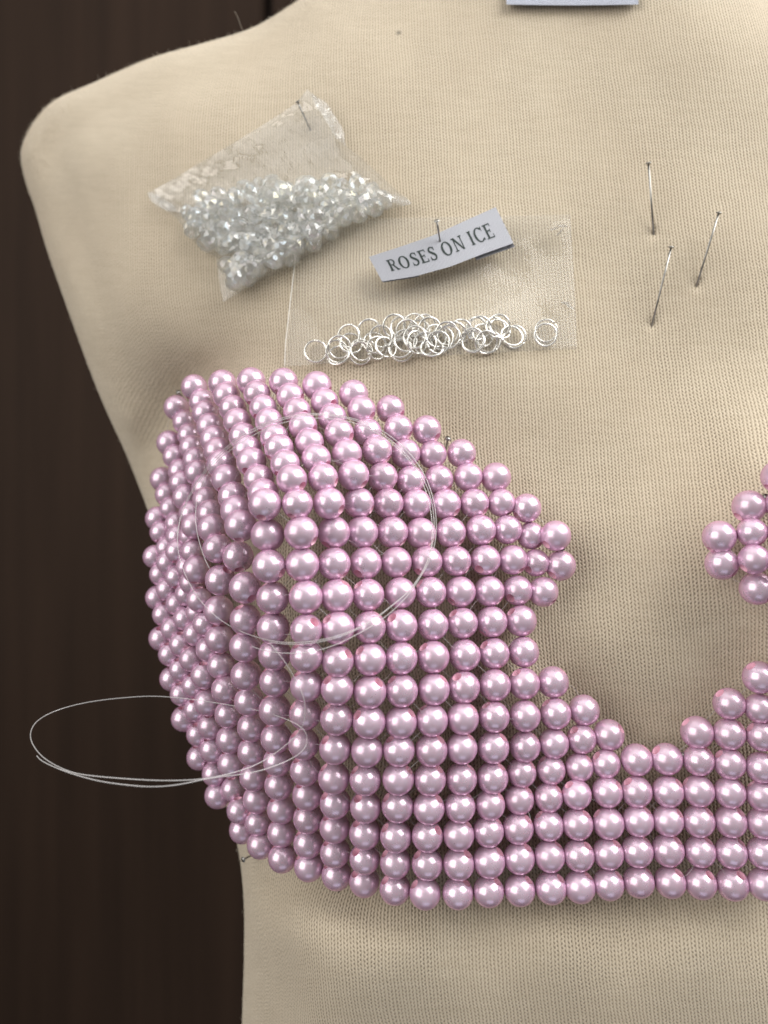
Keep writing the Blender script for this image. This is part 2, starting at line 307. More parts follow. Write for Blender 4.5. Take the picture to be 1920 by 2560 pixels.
# ------------------------------------------------------------------ measured tables (tenths of a millimetre, lens at the origin)
PEARLS = [(-192,1881,-292,57,-56,60),(-295,1883,19,-14,-55,-82),(-205,1883,-51,83,-27,-49),(-194,1885,-211,-79,-21,57),(-215,1887,20,-33,-46,-82),(999,1892,-114,52,-49,-70),(-286,1893,-135,85,-38,-37),(-204,1895,-131,-60,-30,-74),(-194,1898,-360,-56,-35,75),(-116,1902,-290,-62,-49,62),(-116,1906,-374,71,-44,55),(-232,1913,82,77,-45,-46),(-118,1913,-445,-58,-47,67),(1004,1914,-48,-71,-3,-71),(-119,1914,-211,57,-21,79),(933,1917,-119,-78,-14,-61),(-294,1921,-58,-56,-11,-82),(-139,1921,22,83,-40,-39),(1022,1922,-186,-55,4,-83),(-281,1922,-217,-52,-13,85),(-36,1926,-373,-62,-46,64),(-36,1928,-456,58,-44,69),(1007,1930,20,48,-57,-67),(-127,1932,-131,65,-27,-71),(-197,1933,-441,-52,-24,82),(-37,1933,-293,56,-1,83),(1003,1934,90,-68,-15,-72),(937,1936,-52,51,-46,-73),(-39,1939,-535,-69,-47,55),(-121,1940,-527,-60,-24,76),(-156,1942,87,93,-21,-30),(-283,1942,-296,-44,-7,89),(1039,1943,-286,39,-43,81),(-129,1945,-52,-45,-46,-76),(-309,1946,46,-23,-63,-75),(954,1946,-196,54,-65,-53),(45,1949,-458,-61,-24,76),(-41,1950,-213,-61,-36,70),(44,1950,-375,71,-1,71),(861,1952,-64,-56,-8,-82),(1053,1957,-355,-76,1,65),(43,1957,-541,69,-30,66),(870,1958,-133,59,-57,-57),(941,1959,14,-75,-10,-65),(44,1964,-294,-58,-55,60),(-44,1964,-617,63,6,78),(-255,1965,123,40,55,73),(38,1966,-616,-56,-25,79),(-283,1969,-368,-60,5,80),(124,1971,-540,-56,-5,83),(129,1972,-460,62,-22,75),(-372,1974,-35,-3,-43,-90),(1054,1974,-436,63,-38,68),(-127,1975,-614,-63,-40,67),(-48,1975,-133,-47,-63,-62),(-361,1977,-197,53,-58,-62),(123,1979,-620,60,-26,75),(128,1981,-378,-64,-31,71),(1060,1981,-516,-74,-10,67),(37,1982,-696,70,-26,67),(-205,1982,-526,-79,-25,56),(1069,1983,-592,37,-50,78),(-177,1983,139,82,-37,-43),(1071,1985,-751,32,-46,83),(1071,1986,-678,76,-13,-64),(42,1989,-212,42,18,89),(206,1989,-540,69,-18,71),(120,1990,-700,60,-27,75),(1077,1992,-897,29,-50,82),(1076,1993,-820,45,-43,78),(-49,1993,-701,-68,-22,70),(-58,1994,-53,78,-7,-62),(1079,1994,-978,31,-30,90),(204,1995,-620,59,-17,79),(985,1995,-434,-63,-16,76),(-80,1995,97,72,-34,-61),(-364,1999,-283,-38,-33,87),(-329,1999,86,-35,-50,-79),(210,2000,-461,-48,-44,76),(128,2001,-297,74,3,67),(989,2002,-517,56,-47,68),(118,2002,-780,64,-27,72),(996,2004,-590,-81,-2,59),(-67,2004,24,88,-20,-43),(-287,2005,-446,-57,-12,82),(996,2005,-674,39,-58,72),(997,2007,-749,62,-25,-75),(32,2007,-133,65,-16,-75),(36,2008,-777,74,22,-64),(204,2009,-705,61,-10,78),(1000,2009,-822,53,-33,78),(291,2011,-542,-55,-14,82),(-278,2012,169,-57,-35,-74),(1003,2012,-902,45,-39,80),(201,2013,-781,52,-10,85),(1006,2014,-986,38,-41,83),(-133,2016,-705,-65,-17,74),(124,2017,-213,-76,-23,61),(214,2017,-380,72,-1,69),(290,2018,-625,61,-28,74),(115,2019,-860,69,-46,56),(917,2019,-509,-68,-10,72),(919,2021,-669,-74,-4,67),(198,2021,-858,61,-16,78),(918,2021,-590,56,-45,69),(920,2022,-746,61,-23,76),(-213,2022,-617,-58,-28,77),(295,2024,-461,62,9,78),(923,2024,-824,47,-42,78),(-370,2026,-358,-45,-7,89),(-49,2026,-786,-49,-46,74),(283,2027,-781,72,-23,66),(289,2027,-709,57,-22,79),(-394,2028,3,-5,-41,-91),(926,2028,-908,53,-29,79),(22,2028,-54,74,-26,-62),(-99,2029,155,79,-30,-53),(-199,2030,185,-90,23,37),(279,2031,-853,62,-13,78),(931,2031,-994,34,-49,80),(32,2031,-866,-71,-27,65),(209,2032,-297,-64,-33,70),(841,2033,-746,81,-16,-56),(842,2034,-827,53,-36,76),(200,2035,-942,56,-31,77),(114,2035,-133,54,55,64),(377,2035,-546,77,2,64),(842,2035,-665,52,-34,78),(847,2038,-910,47,-29,84),(840,2039,-591,-74,1,67),(116,2039,-944,67,20,-72),(282,2039,-937,65,-24,72),(762,2040,-828,64,-42,64),(-293,2041,-531,-45,-5,89),(-356,2041,135,-22,-69,-69),(850,2041,-996,42,-50,75),(763,2042,-751,59,-39,71),(763,2043,-909,51,-35,79),(520,2043,-839,53,-30,79),(683,2043,-830,53,-26,81),(603,2043,-837,76,-3,-65),(518,2043,-759,-60,-21,77),(360,2043,-850,64,-30,71),(681,2044,-912,54,-13,83),(603,2044,-919,49,-31,81),(379,2045,-631,76,-10,65),(524,2045,-924,52,-34,79),(11,2045,23,81,8,-58),(770,2046,-996,45,-38,81),(680,2047,-753,-64,-17,75),(205,2047,-215,-62,-50,-60),(296,2047,-381,-70,-32,64),(443,2047,-844,-66,-2,76),(364,2047,-774,61,-23,76),(364,2047,-932,53,-27,80),(446,2047,-927,57,-12,81),(199,2048,-1027,55,-21,81),(686,2048,-996,60,-12,79),(605,2048,-1003,62,-25,74),(527,2048,-1010,54,-19,82),(762,2049,-666,-75,-15,65),(602,2049,-755,68,-41,61),(282,2049,-1022,55,-28,79),(371,2050,-703,73,-25,63),(450,2050,-1014,58,-28,76),(444,2050,-770,68,-25,69),(366,2051,-1020,56,-26,79),(378,2051,-463,-55,-27,79),(111,2056,-1031,-71,-17,68),(99,2057,-57,72,-38,-58),(-132,2057,-788,-68,-34,65),(31,2058,-949,70,16,-70),(684,2058,-671,61,-12,78),(464,2058,-546,65,8,-76),(452,2059,-699,61,4,-79),(-52,2060,-871,-52,-30,80),(460,2060,-627,75,0,66),(-122,2061,213,89,-36,-28),(195,2061,-133,80,-26,-54),(-374,2061,-442,-52,4,86),(-213,2062,-700,-50,-31,81),(602,2062,-683,-73,-18,66),(292,2062,-298,63,25,73),(-4,2063,95,84,-4,-54),(-396,2063,-121,-18,51,84),(530,2063,-693,65,-26,72),(-298,2071,202,53,45,71),(538,2072,-619,-60,-33,73),(381,2074,-382,62,-8,78),(-19,2074,168,77,-22,-60),(461,2074,-464,65,-13,75),(287,2075,-216,69,-34,-63),(-221,2075,234,89,-37,-26),(614,2077,-609,70,-45,55),(182,2078,-56,67,-37,-65),(88,2079,22,81,6,-59),(30,2080,-1031,-66,-25,70),(-295,2080,-618,-45,-11,89),(548,2083,-543,65,-4,76),(-413,2083,42,-19,-43,-88),(278,2087,-132,-49,-66,-57),(376,2088,-299,-70,-28,66),(-53,2090,-953,-58,-45,68),(-136,2096,-870,-50,-27,83),(-377,2097,172,9,44,90),(267,2099,-50,68,-36,-65),(73,2101,87,72,-15,-68),(-452,2103,-188,53,-46,71),(171,2103,22,71,-43,-55),(-211,2103,-782,-45,-36,81),(369,2103,-217,-59,-67,-46),(-143,2107,261,77,-45,-46),(357,2108,-133,53,-49,-69),(-461,2109,-101,-18,2,-98),(-46,2110,221,82,-26,-51),(477,2113,-66,-73,-35,-59),(-375,2113,-525,-49,-12,87),(443,2115,-222,58,-44,-69),(-320,2116,251,-47,-38,-79),(60,2119,163,77,-12,-63),(-296,2121,-695,-43,-32,85),(-243,2122,281,66,-69,-31),(344,2122,-49,89,2,46),(-440,2123,92,-19,-57,-80),(252,2123,24,71,-43,-55),(-55,2123,-1032,-60,-34,72),(424,2124,-142,-68,-57,-46),(494,2128,-150,-65,-43,-63),(153,2129,91,70,-35,-62),(-137,2130,-954,-54,-23,81),(-63,2131,286,80,-36,-47),(40,2132,234,82,-29,-50),(330,2138,26,49,-29,-82),(401,2139,11,-75,-34,-57),(-214,2143,-863,-50,-18,85),(414,2143,-67,58,-51,-63),(-484,2145,-46,-5,-49,-87),(238,2148,99,83,-25,-49),(137,2149,162,84,-15,-52),(-398,2149,213,-21,-67,-71),(-168,2150,311,74,-64,-20),(-374,2155,-609,-44,2,90),(-298,2160,-775,-56,-21,80),(318,2160,98,84,-6,-54),(121,2161,233,73,-43,-53),(-135,2162,-1032,-61,-17,77),(18,2164,292,84,-34,-42),(-344,2164,295,-37,-56,-74),(-267,2167,329,95,-29,-11),(221,2168,167,79,-27,-55),(-464,2171,136,-18,-64,-75),(-87,2173,336,74,-40,-53),(-473,2174,-281,45,-35,-82),(-217,2177,-948,-63,-9,77),(-216,2187,-1019,-68,-9,72),(-473,2188,-364,-21,-20,96),(-193,2188,363,91,-19,-38),(-380,2192,-690,-41,-12,90),(-423,2194,260,-23,-62,-75),(-296,2198,-859,-52,-23,82),(-501,2199,-5,2,-39,-92),(-458,2201,-514,-74,44,51),(-369,2209,343,-40,-42,-81),(-292,2211,377,-29,-49,-82),(-475,2213,-446,-5,-21,98),(-548,2222,-169,0,-38,-92),(-486,2223,178,-11,-35,-93),(-300,2228,-939,-50,3,87),(-382,2229,-776,-47,3,88),(-541,2231,-257,0,-18,98),(-456,2233,-593,-54,10,83),(-298,2233,-1016,-53,9,84),(-524,2234,-328,-16,-15,98),(-446,2243,305,-5,-57,-82),(-527,2249,35,11,-55,-83),(-517,2252,-405,-23,-3,97),(-394,2257,387,-38,-6,-92),(-378,2266,-855,-44,12,89),(-458,2267,-677,-47,5,88),(-566,2272,-42,-25,-8,-97),(-573,2272,-211,8,-18,-98),(-508,2276,217,-17,-54,-82),(-571,2280,-118,5,-8,-100),(-379,2283,-932,-63,-9,77),(-539,2284,-490,-4,-33,94),(-559,2288,-301,-29,-20,94),(-370,2289,-1001,-75,16,65),(-474,2290,350,-5,-62,-78),(-462,2302,-761,-41,-14,90),(-569,2302,-368,-26,10,96),(-541,2305,73,-1,-44,-90),(-534,2306,-576,-23,-5,97),(-585,2316,-448,-42,-8,91),(-440,2319,-910,-16,-8,98),(-597,2321,-168,18,-48,-86),(-531,2325,261,-11,-52,-85),(-591,2329,-73,30,-39,87),(-497,2338,395,-13,-50,-85),(-604,2338,-252,0,-42,91),(-533,2338,-658,-9,-38,92),(-611,2341,-328,18,-8,98),(-593,2342,-5,-46,35,-82),(-573,2342,121,2,-46,-89),(-586,2347,-535,-14,-33,93),(-639,2352,-122,0,-50,-86),(-437,2355,-984,-46,9,88),(-627,2357,-410,-2,-30,95),(-467,2359,-859,11,21,-97),(-583,2360,-612,-14,-51,85),(-531,2360,-736,-32,-34,89),(-644,2367,-202,8,-49,-87),(-556,2371,307,-12,-42,-90),(-634,2377,-492,-19,-36,92),(-621,2380,46,-18,-26,-95),(-647,2385,-288,12,-22,97),(-634,2387,-571,-20,-27,94),(-532,2390,-822,-69,28,67),(-582,2391,-698,-17,-43,89),(-592,2393,164,0,-47,-88),(-522,2394,-891,-77,13,63),(-665,2398,-368,-13,1,99),(-651,2405,-78,1,-38,-92),(-682,2407,-160,24,-46,-85),(-633,2412,-655,-8,-33,94),(-677,2413,-451,-17,-30,94),(-578,2422,350,-3,-44,-90),(-688,2423,-246,9,-38,-92),(-588,2425,-782,-20,-23,95),(-676,2427,-532,-4,-23,97),(-645,2427,92,0,-32,-95),(-705,2441,-329,14,-25,96),(-616,2442,207,-18,-41,-90),(-717,2450,-407,0,-47,88),(-612,2453,402,-30,-20,-93),(-670,2459,-38,-20,-19,-96),(-700,2460,-117,9,-49,-87),(-722,2466,-202,18,-36,-92),(-737,2478,-279,22,-30,93),(-663,2481,133,5,-23,-97),(-636,2491,251,-3,-44,-90),(-752,2497,-147,-12,-18,-98),(-731,2498,-67,5,-57,-82),(-699,2499,11,-12,-27,-95),(-692,2519,183,-12,-46,-88),(-663,2533,299,-11,-15,-98),(-726,2543,58,-6,-52,-85),(-757,2545,-22,1,-29,-96),(-722,2559,232,5,-63,-78),(-699,2563,351,4,-33,-94),(-751,2580,111,-7,-24,-97)]
TORSO_CUP = [(593,1054,235.5),(1374,2140,214.0),(912,2083,217.7),(455,1734,256.2),(444,1509,257.2),(1013,1133,221.9),(1898,1693,208.2),(956,1192,216.3),(1594,2052,213.3),(995,1071,223.6),(1040,1260,217.4),(1234,1792,210.2),(1453,1847,216.1),(768,1986,223.8),(1746,1977,212.3),(1825,2053,211.5),(480,1647,249.2),(433,1571,258.0),(1071,2019,209.9),(841,1489,209.8),(975,1023,227.1),(1311,1789,212.7),(672,1054,225.5),(1596,2203,214.3),(499,1892,260.4),(835,1408,212.0),(1388,1783,214.9),(1591,1899,214.6),(395,1296,274.0),(1984,1998,207.6),(988,2156,216.7),(844,1652,209.9),(766,1713,215.6),(553,1161,235.3),(417,1236,273.8),(1297,2145,214.1),(831,1044,222.4),(1443,2060,213.3),(994,2015,210.8),(1797,1342,203.5),(1237,1713,211.5),(919,1487,214.1),(996,1875,217.2),(1830,2210,212.6),(526,1066,252.0),(1823,1759,210.6),(1827,2130,212.1),(642,984,235.8),(843,1722,211.3),(444,1378,254.8),(403,1435,266.1),(1904,1988,209.7),(905,1330,219.7),(1002,1563,215.8),(757,1065,220.0),(1389,1339,220.2),(769,2044,228.1),(1984,1928,207.5),(1593,2127,213.7),(913,1408,217.5),(1082,1642,217.7),(527,1814,251.1),(1891,1471,202.9),(437,1141,271.4),(822,1258,211.8),(1225,2011,212.1),(595,1391,244.1),(896,1257,221.5),(1223,1478,216.5),(1518,1980,213.7),(924,1648,211.5),(555,959,252.6),(1051,1332,226.2),(461,1796,258.9),(867,1135,213.6),(495,1181,253.8),(1002,1645,214.2),(834,1330,213.7),(1377,2219,214.5),(913,1948,221.9),(546,1525,236.7),(1311,1866,213.7),(1669,2125,213.6),(1884,1398,200.1),(669,1337,212.6),(1154,1870,208.7),(687,1774,236.2),(1382,1705,216.4),(704,2022,234.8),(531,1320,234.1),(1213,1400,217.6),(764,1492,206.9),(1308,1630,216.5),(995,1947,219.5),(1140,1402,215.2),(990,1405,220.9),(743,1260,208.4),(763,1925,235.0),(1824,1980,211.1),(1161,1637,210.7),(836,2068,222.6),(1156,1796,208.0),(642,1996,242.7),(1146,2086,211.7),(683,1569,218.6),(1669,2050,213.2),(918,1080,222.0),(1521,1837,216.5),(1448,2216,214.4),(1234,1633,213.8),(1268,1323,221.1),(704,2080,237.7),(672,1415,209.8),(986,2221,219.2),(644,2055,244.2),(613,1615,234.1),(1292,1475,219.3),(759,1859,230.6),(551,1662,239.0),(763,1783,222.8),(1339,1406,221.2),(752,1330,206.9),(837,1870,220.8),(564,1723,237.5),(1066,1074,226.2),(1066,1404,223.7),(520,1754,247.9),(426,1635,259.1),(883,1187,209.5),(765,1574,207.3),(1149,2017,210.8),(548,1596,237.4),(499,1499,242.6),(1068,2089,211.8),(1982,1625,204.4),(1316,1270,222.9),(1153,1133,226.4),(709,955,234.7),(687,1635,221.7),(1001,1805,215.7),(1984,1847,207.2),(838,2007,217.8),(729,1198,212.5),(807,1195,215.6),(1232,1868,211.1),(622,1752,247.4),(537,1933,256.6),(1025,1201,219.7),(1304,1931,214.1),(1447,1917,215.1),(1987,2135,208.6),(1079,1800,217.1),(999,1482,218.7),(1962,1394,197.6),(1521,2210,214.3),(841,1796,215.4),(1976,1775,207.0),(1126,1330,216.9),(921,1804,214.1),(1294,2070,213.5),(1068,2159,214.1),(903,1025,224.4),(1951,1260,201.4),(771,2107,231.6),(615,1687,239.8),(688,1702,229.7),(1905,2057,210.1),(1746,1900,212.3),(486,968,264.9),(1302,1551,217.9),(1357,1479,220.4),(1230,1944,212.1),(1377,1925,214.9),(1084,1723,216.9),(1519,2133,213.7),(1074,1948,219.9),(1371,1993,214.0),(1908,2210,210.9),(628,1153,235.7),(1822,1834,210.9),(838,2131,226.2),(613,1469,226.3),(1327,1339,223.2),(697,1120,213.5),(1062,2232,216.1),(1749,2128,213.1),(1239,1193,225.2),(910,2203,224.9),(1298,2224,214.7),(1185,1258,221.4),(980,1330,223.3),(1004,1726,214.4),(698,1961,249.6),(912,2146,220.9),(989,2090,213.6),(1146,2159,213.3),(1907,2132,210.5),(629,1816,252.7),(1221,2228,214.6),(1879,1331,201.9),(630,1877,256.5),(1591,1979,213.5),(551,1450,228.5),(1945,1192,201.8),(1170,1192,224.1),(1746,2052,212.6),(916,1876,217.8),(1155,1557,212.2),(658,1234,217.6),(1872,1266,204.2),(1898,1771,209.0),(614,1549,229.7),(1446,2138,213.8),(695,1902,245.6),(462,1055,272.8),(1904,1918,209.4),(1742,1830,212.6),(1152,1946,210.2),(1988,2211,208.9),(490,1584,248.4),(1076,1480,221.7),(706,2144,238.2),(590,1276,236.8),(923,1567,212.1),(844,1570,208.8),(1081,1136,224.6),(690,1844,241.7),(1974,1700,206.2),(969,1258,225.7),(1986,2062,208.5),(1078,1875,218.3),(634,1941,259.6),(1976,1560,202.9),(514,1250,244.4),(924,1729,212.2),(653,2110,244.9),(1904,1839,209.2),(1281,1399,219.6),(1150,1479,213.7),(1310,1708,214.3),(545,1987,257.1),(792,964,231.4),(1400,1414,221.7),(835,1944,226.8),(1201,1324,219.0),(1253,1257,222.8),(1751,2206,213.6),(576,1847,244.0),(1669,1979,213.1),(755,1411,208.0),(682,1494,213.6),(1297,1998,213.9),(1970,1464,200.6),(1114,1260,219.6),(1222,2153,213.5),(1520,2058,213.3),(1666,1897,213.6),(1384,1858,215.0),(572,1784,240.7),(1159,1717,208.9),(1459,1774,217.2),(1081,1562,219.9),(913,2017,213.5),(491,1424,241.7),(1824,1909,210.9),(772,2165,232.8),(1441,1985,213.2),(1674,2205,214.1),(1096,1198,222.4),(1220,2078,212.5),(841,2187,229.6),(765,1640,210.2),(1371,2063,213.7),(1804,1409,204.1),(1229,1554,215.3),(1515,1909,214.9),(1956,1327,199.7),(1144,2232,214.8)]
PEARL_SURF = [(1232,1868,201.8),(996,1875,196.6),(490,1149,239.3),(417,1236,254.3),(658,1020,216.4),(682,1494,192.2),(1170,1192,214.8),(994,2015,200.8),(420,1472,242.3),(883,985,217.3),(1371,1993,205.0),(1253,1257,213.8),(404,1595,245.0),(551,1662,221.3),(1824,1909,202.1),(1521,1837,207.7),(629,1816,215.5),(1297,2145,204.7),(1223,1478,207.5),(1956,1327,191.4),(698,1961,216.0),(444,1378,235.2),(1988,2211,199.4),(1898,1771,200.2),(1669,2050,204.0),(1140,1402,206.1),(520,1754,230.6),(1310,1708,205.1),(1746,1977,203.3),(1051,1332,205.7),(956,1192,206.3),(765,1640,189.8),(545,1987,239.4),(1002,1563,196.4),(1234,1633,204.7),(1591,1899,205.8),(544,1371,210.9),(1976,1560,194.3),(527,1284,219.9),(913,1948,199.3),(912,2083,206.0),(1389,1339,211.3),(743,1260,188.7),(1674,2205,204.6),(555,959,233.8),(526,1066,232.5),(986,2221,208.0),(1447,1917,206.3),(1155,1557,203.2),(1986,2062,199.3),(990,1405,200.7),(1742,1830,203.9),(807,1195,194.2),(1225,2011,202.7),(658,1234,194.6),(838,2007,205.7),(1304,1931,205.0),(1593,2127,204.4),(546,1525,217.4),(841,1489,191.4),(1159,1717,200.0),(1281,1399,210.8),(1146,2159,203.5),(688,1702,200.5),(1443,2060,204.3),(1518,1980,204.9),(1970,1464,192.2),(608,1091,214.9),(1152,1946,200.9),(578,1908,230.2),(772,2165,218.7),(607,2073,235.5),(1114,1260,210.3),(924,1648,192.6),(847,1083,206.1),(1068,2089,201.9),(975,1023,216.4),(441,1019,256.3),(1388,1783,205.8),(1825,2053,202.4),(1066,1074,216.1),(1082,1642,198.1),(1872,1266,195.9),(1984,1928,198.6),(1377,2219,205.0),(757,1065,207.5),(834,1330,194.5),(1797,1342,195.2),(1904,1988,200.7),(430,1696,242.7),(565,1197,212.3),(896,1257,200.4),(1079,1800,197.1),(1907,2132,201.2),(1884,1398,191.7),(1830,2210,203.1),(843,1722,191.3),(704,2080,222.8),(1302,1551,208.8),(1004,1726,194.9),(792,964,218.8),(1521,2210,204.8),(1221,2228,204.9),(1945,1192,193.4),(759,1859,202.2),(921,1804,193.9),(755,1411,189.5),(1076,1480,201.7),(1974,1700,197.4),(1749,2128,203.8),(713,1160,196.5),(669,1337,192.1),(1357,1479,211.5)]

CONTOUR = [(-300,985),(-150,925),(-60,840),(0,746),(67,637),(104,521),(145,376),(208,231),(249,139),(301,87),(359,57),(405,53),(463,66),(521,87),(608,112),(694,141),(787,174),
 (914,220),(1019,262),(1123,310),(1192,338),(1274,369),(1400,410),(1550,445),(1750,490),(1950,545),(2034,573),(2107,592),(2175,603),(2267,610),(2400,610),(2560,605),(2760,600)]
CHEST = [(1400,1000,382),(1500,1600,358),(1600,1480,357),(1650,1700,352),(1450,1250,376),(1600,1200,372),(1600,900,386),(1400,700,397),(1430,350,412),(1430,0,428),(1430,-250,440),
 (1200,850,384),(1100,900,378),(1000,700,397),(1000,350,416),(1000,80,434),(700,600,412),(700,300,430),(400,500,436),(400,250,452),(200,400,462),(90,380,484),(250,800,448),(330,1050,456),(780,0,462),
 (600,800,410),(480,880,424),(800,870,388),(1000,2370,353),(1000,2560,364),(1000,2760,374),(1400,2350,349),(1400,2560,356),(1400,2760,364),(1750,2350,347),(1750,2560,352),(1750,2760,360),
 (720,2330,378),(720,2560,388),(720,2760,396),(630,2410,420),(600,2110,425),(1750,600,388),(1750,300,402),(1850,0,418),(1800,900,381),(1750,1100,368),(850,2300,364)]

# ================================================================== the dress form
CHEST = [(a, b, c * 0.594) for a, b, c in CHEST]
_c = spline(CONTOUR, 4); cv = np.array([p[0] for p in _c]); cu = np.array([p[1] for p in _c])
cen = lambda v: 1430 + 0.1 * np.asarray(v, float)
def edge_dist(Q):
    """distance in pixels from the left outline of the form (and, mirrored, from the right one)"""
    Q = np.atleast_2d(np.array(Q, float)); best = np.full(len(Q), 1e9)
    Qm = Q.copy(); Qm[:, 0] = np.minimum(Q[:, 0], 2 * cen(Q[:, 1]) - Q[:, 0])
    for i in range(len(cv) - 1):
        a = np.array([cu[i], cv[i]]); b = np.array([cu[i + 1], cv[i + 1]]); ab = b - a
        t = np.clip(((Qm - a) @ ab) / (ab @ ab), 0, 1)
        best = np.minimum(best, np.hypot(*(Qm - a - t[:, None] * ab).T))
    return best
RA, RR = 38.0, 400.0
def _round(d):
    t = np.clip(d / RR, 0, 1); return RA * (1 - np.sqrt(np.maximum(0, 1 - (1 - t) ** 2)))
# the same rounding, blurred, takes over away from the outline so that no ridge runs in from the corner of the shoulder
GU, GV = np.arange(-260, 3400, 14.), np.arange(-420, 2920, 14.)
_gq = np.stack(np.meshgrid(GU, GV), -1).reshape(-1, 2)
_out = (_gq[:, 0] < np.interp(_gq[:, 1], cv, cu)) | (2 * cen(_gq[:, 1]) - _gq[:, 0] < np.interp(_gq[:, 1], cv, cu))
_gd = edge_dist(_gq); _gr = np.where(_out, RA + 0.25 * np.minimum(_gd, 200), _round(_gd)).reshape(len(GV), len(GU))
_kn = np.exp(-0.5 * (np.arange(-16, 17) * 14 / 75.) ** 2); _kn /= _kn.sum()
_pad = np.pad(_gr, 16, mode='edge')
_pad = np.apply_along_axis(lambda a: np.convolve(a, _kn, 'valid'), 0, _pad)
SM = np.apply_along_axis(lambda a: np.convolve(a, _kn, 'valid'), 1, _pad)
def rounding(Q):
    Q = np.atleast_2d(np.array(Q, float)); d = edge_dist(Q)
    x = np.clip((Q[:, 0] - GU[0]) / 14, 0, len(GU) - 1.001); y = np.clip((Q[:, 1] - GV[0]) / 14, 0, len(GV) - 1.001)
    i, j = x.astype(int), y.astype(int); fx, fy = x - i, y - j
    sm = (SM[j, i] * (1 - fx) + SM[j, i + 1] * fx) * (1 - fy) + (SM[j + 1, i] * (1 - fx) + SM[j + 1, i + 1] * fx) * fy
    b = np.clip((d - 4) / 110, 0, 1); b = b * b * (3 - 2 * b)
    return _round(d) * (1 - b) + sm * b
ctrl = [(a, b, c) for a, b, c in CHEST] + [(a, b, c) for a, b, c in TORSO_CUP]
ctrl += [(2 * float(cen(b)) - a, b, c - 9) for a, b, c in ctrl if a < 940 or (a < 1200 and b > 1900)]
ctrl = np.array(ctrl, float)
ctrl[:, 2] -= rounding(ctrl[:, :2])
BODY = tps_fit(ctrl, 0.06)
def body_z(Q): return tps(BODY, Q) + rounding(Q)
def bz(u, v): return float(body_z([(u, v)])[0])
SPECKS = [(tuple(W(848, 2227, bz(848, 2227))), 0.0007), (tuple(W(997, 82, bz(997, 82))), 0.0013)]

PINHOLES = [tuple(W(u, v, bz(u, v))) for u, v in ((1634, 583), (1742, 712), (1630, 811), (1112, 1135))]
nrow, ncol = 230, 190
vv = np.linspace(-300, 2760, nrow)
uL = np.interp(vv, cv, cu); uR = 2 * cen(vv) - uL
s = np.linspace(-1, 1, ncol); s = np.sign(s) * (1 - (1 - np.abs(s)) ** 1.9); s = (s + 1) / 2
UU = uL[:, None] + (uR - uL)[:, None] * s[None, :]
VV = np.repeat(vv[:, None], ncol, 1)
ZZ = body_z(np.c_[UU.ravel(), VV.ravel()]).reshape(nrow, ncol)
Fx = (UU - 960) / F * ZZ * MM; Fy = ZZ * MM; Fz = OZ - (VV - 1280) / F * ZZ * MM
front = np.stack([Fx, Fy, Fz], -1)
# the back half closes the form behind its outline
tt = np.abs(2 * s - 1)
Zb = np.outer(np.maximum(ZZ[:, 0], ZZ[:, -1]), np.ones(ncol)) * 0.5 + 0.5 * (ZZ[:, :1] * (1 - s) + ZZ[:, -1:] * s) + 85 * np.sqrt(np.maximum(0, 1 - tt ** 2))[None, :]
_w = np.clip((1 - tt) / 0.12, 0, 1)[None, :]
Zb = np.maximum(Zb, ZZ + 45 * _w * (2 - _w))
back_x, back_z = (UU - 960) / F * Zb * MM, OZ - (VV - 1280) / F * Zb * MM
# keep the back in line with the outline itself at the two ends
back = np.stack([back_x, Zb * MM, back_z], -1)
back[:, 0] = front[:, 0]; back[:, -1] = front[:, -1]
verts = np.concatenate([front.reshape(-1, 3), back.reshape(-1, 3)])
faces = []
nf = nrow * ncol
for i in range(nrow - 1):
    for j in range(ncol - 1):
        a = i * ncol + j
        faces.append((a, a + ncol, a + ncol + 1, a + 1))
        faces.append((nf + a, nf + a + 1, nf + a + ncol + 1, nf + a + ncol))
for i in (0, nrow - 1):
    for j in range(ncol - 1):
        a = i * ncol + j
        faces.append((a, a + 1, nf + a + 1, nf + a) if i == 0 else (a + 1, a, nf + a, nf + a + 1))
base = Vector((float(front[nrow // 2, ncol // 2, 0]), float(front[:, :, 1].mean()) + 0.05, float(front[-1, 0, 2])))
form = thing('dress_form', base, 'cream knit covered dress form bust without arms, worn fuzzy shoulders', 'mannequin')
me = mesh('torso', verts - np.array(base), faces)
# cloth coordinates in millimetres: along each course from the centre line, and down
mid = int(np.argmin(np.abs(s - 0.5)))
seg = np.linalg.norm(np.diff(front, axis=1), axis=2) / MM
arc = np.concatenate([np.zeros((nrow, 1)), np.cumsum(seg, 1)], 1); arc -= arc[:, mid:mid + 1]
segv = np.linalg.norm(np.diff(front[:, mid], axis=0), axis=1) / MM
arcv = np.r_[0, np.cumsum(segv)]
uvf = np.stack([arc, np.repeat(-arcv[:, None], ncol, 1)], -1).reshape(-1, 2); uvs = np.concatenate([uvf, uvf + 0.37])
lay = me.uv_layers.new(name='UVMap')
li = np.empty(len(me.loops), np.int32); me.loops.foreach_get('vertex_index', li)
lay.data.foreach_set('uv', uvs[li].astype(np.float32).ravel())
link('torso', me, mat_knit(), form)

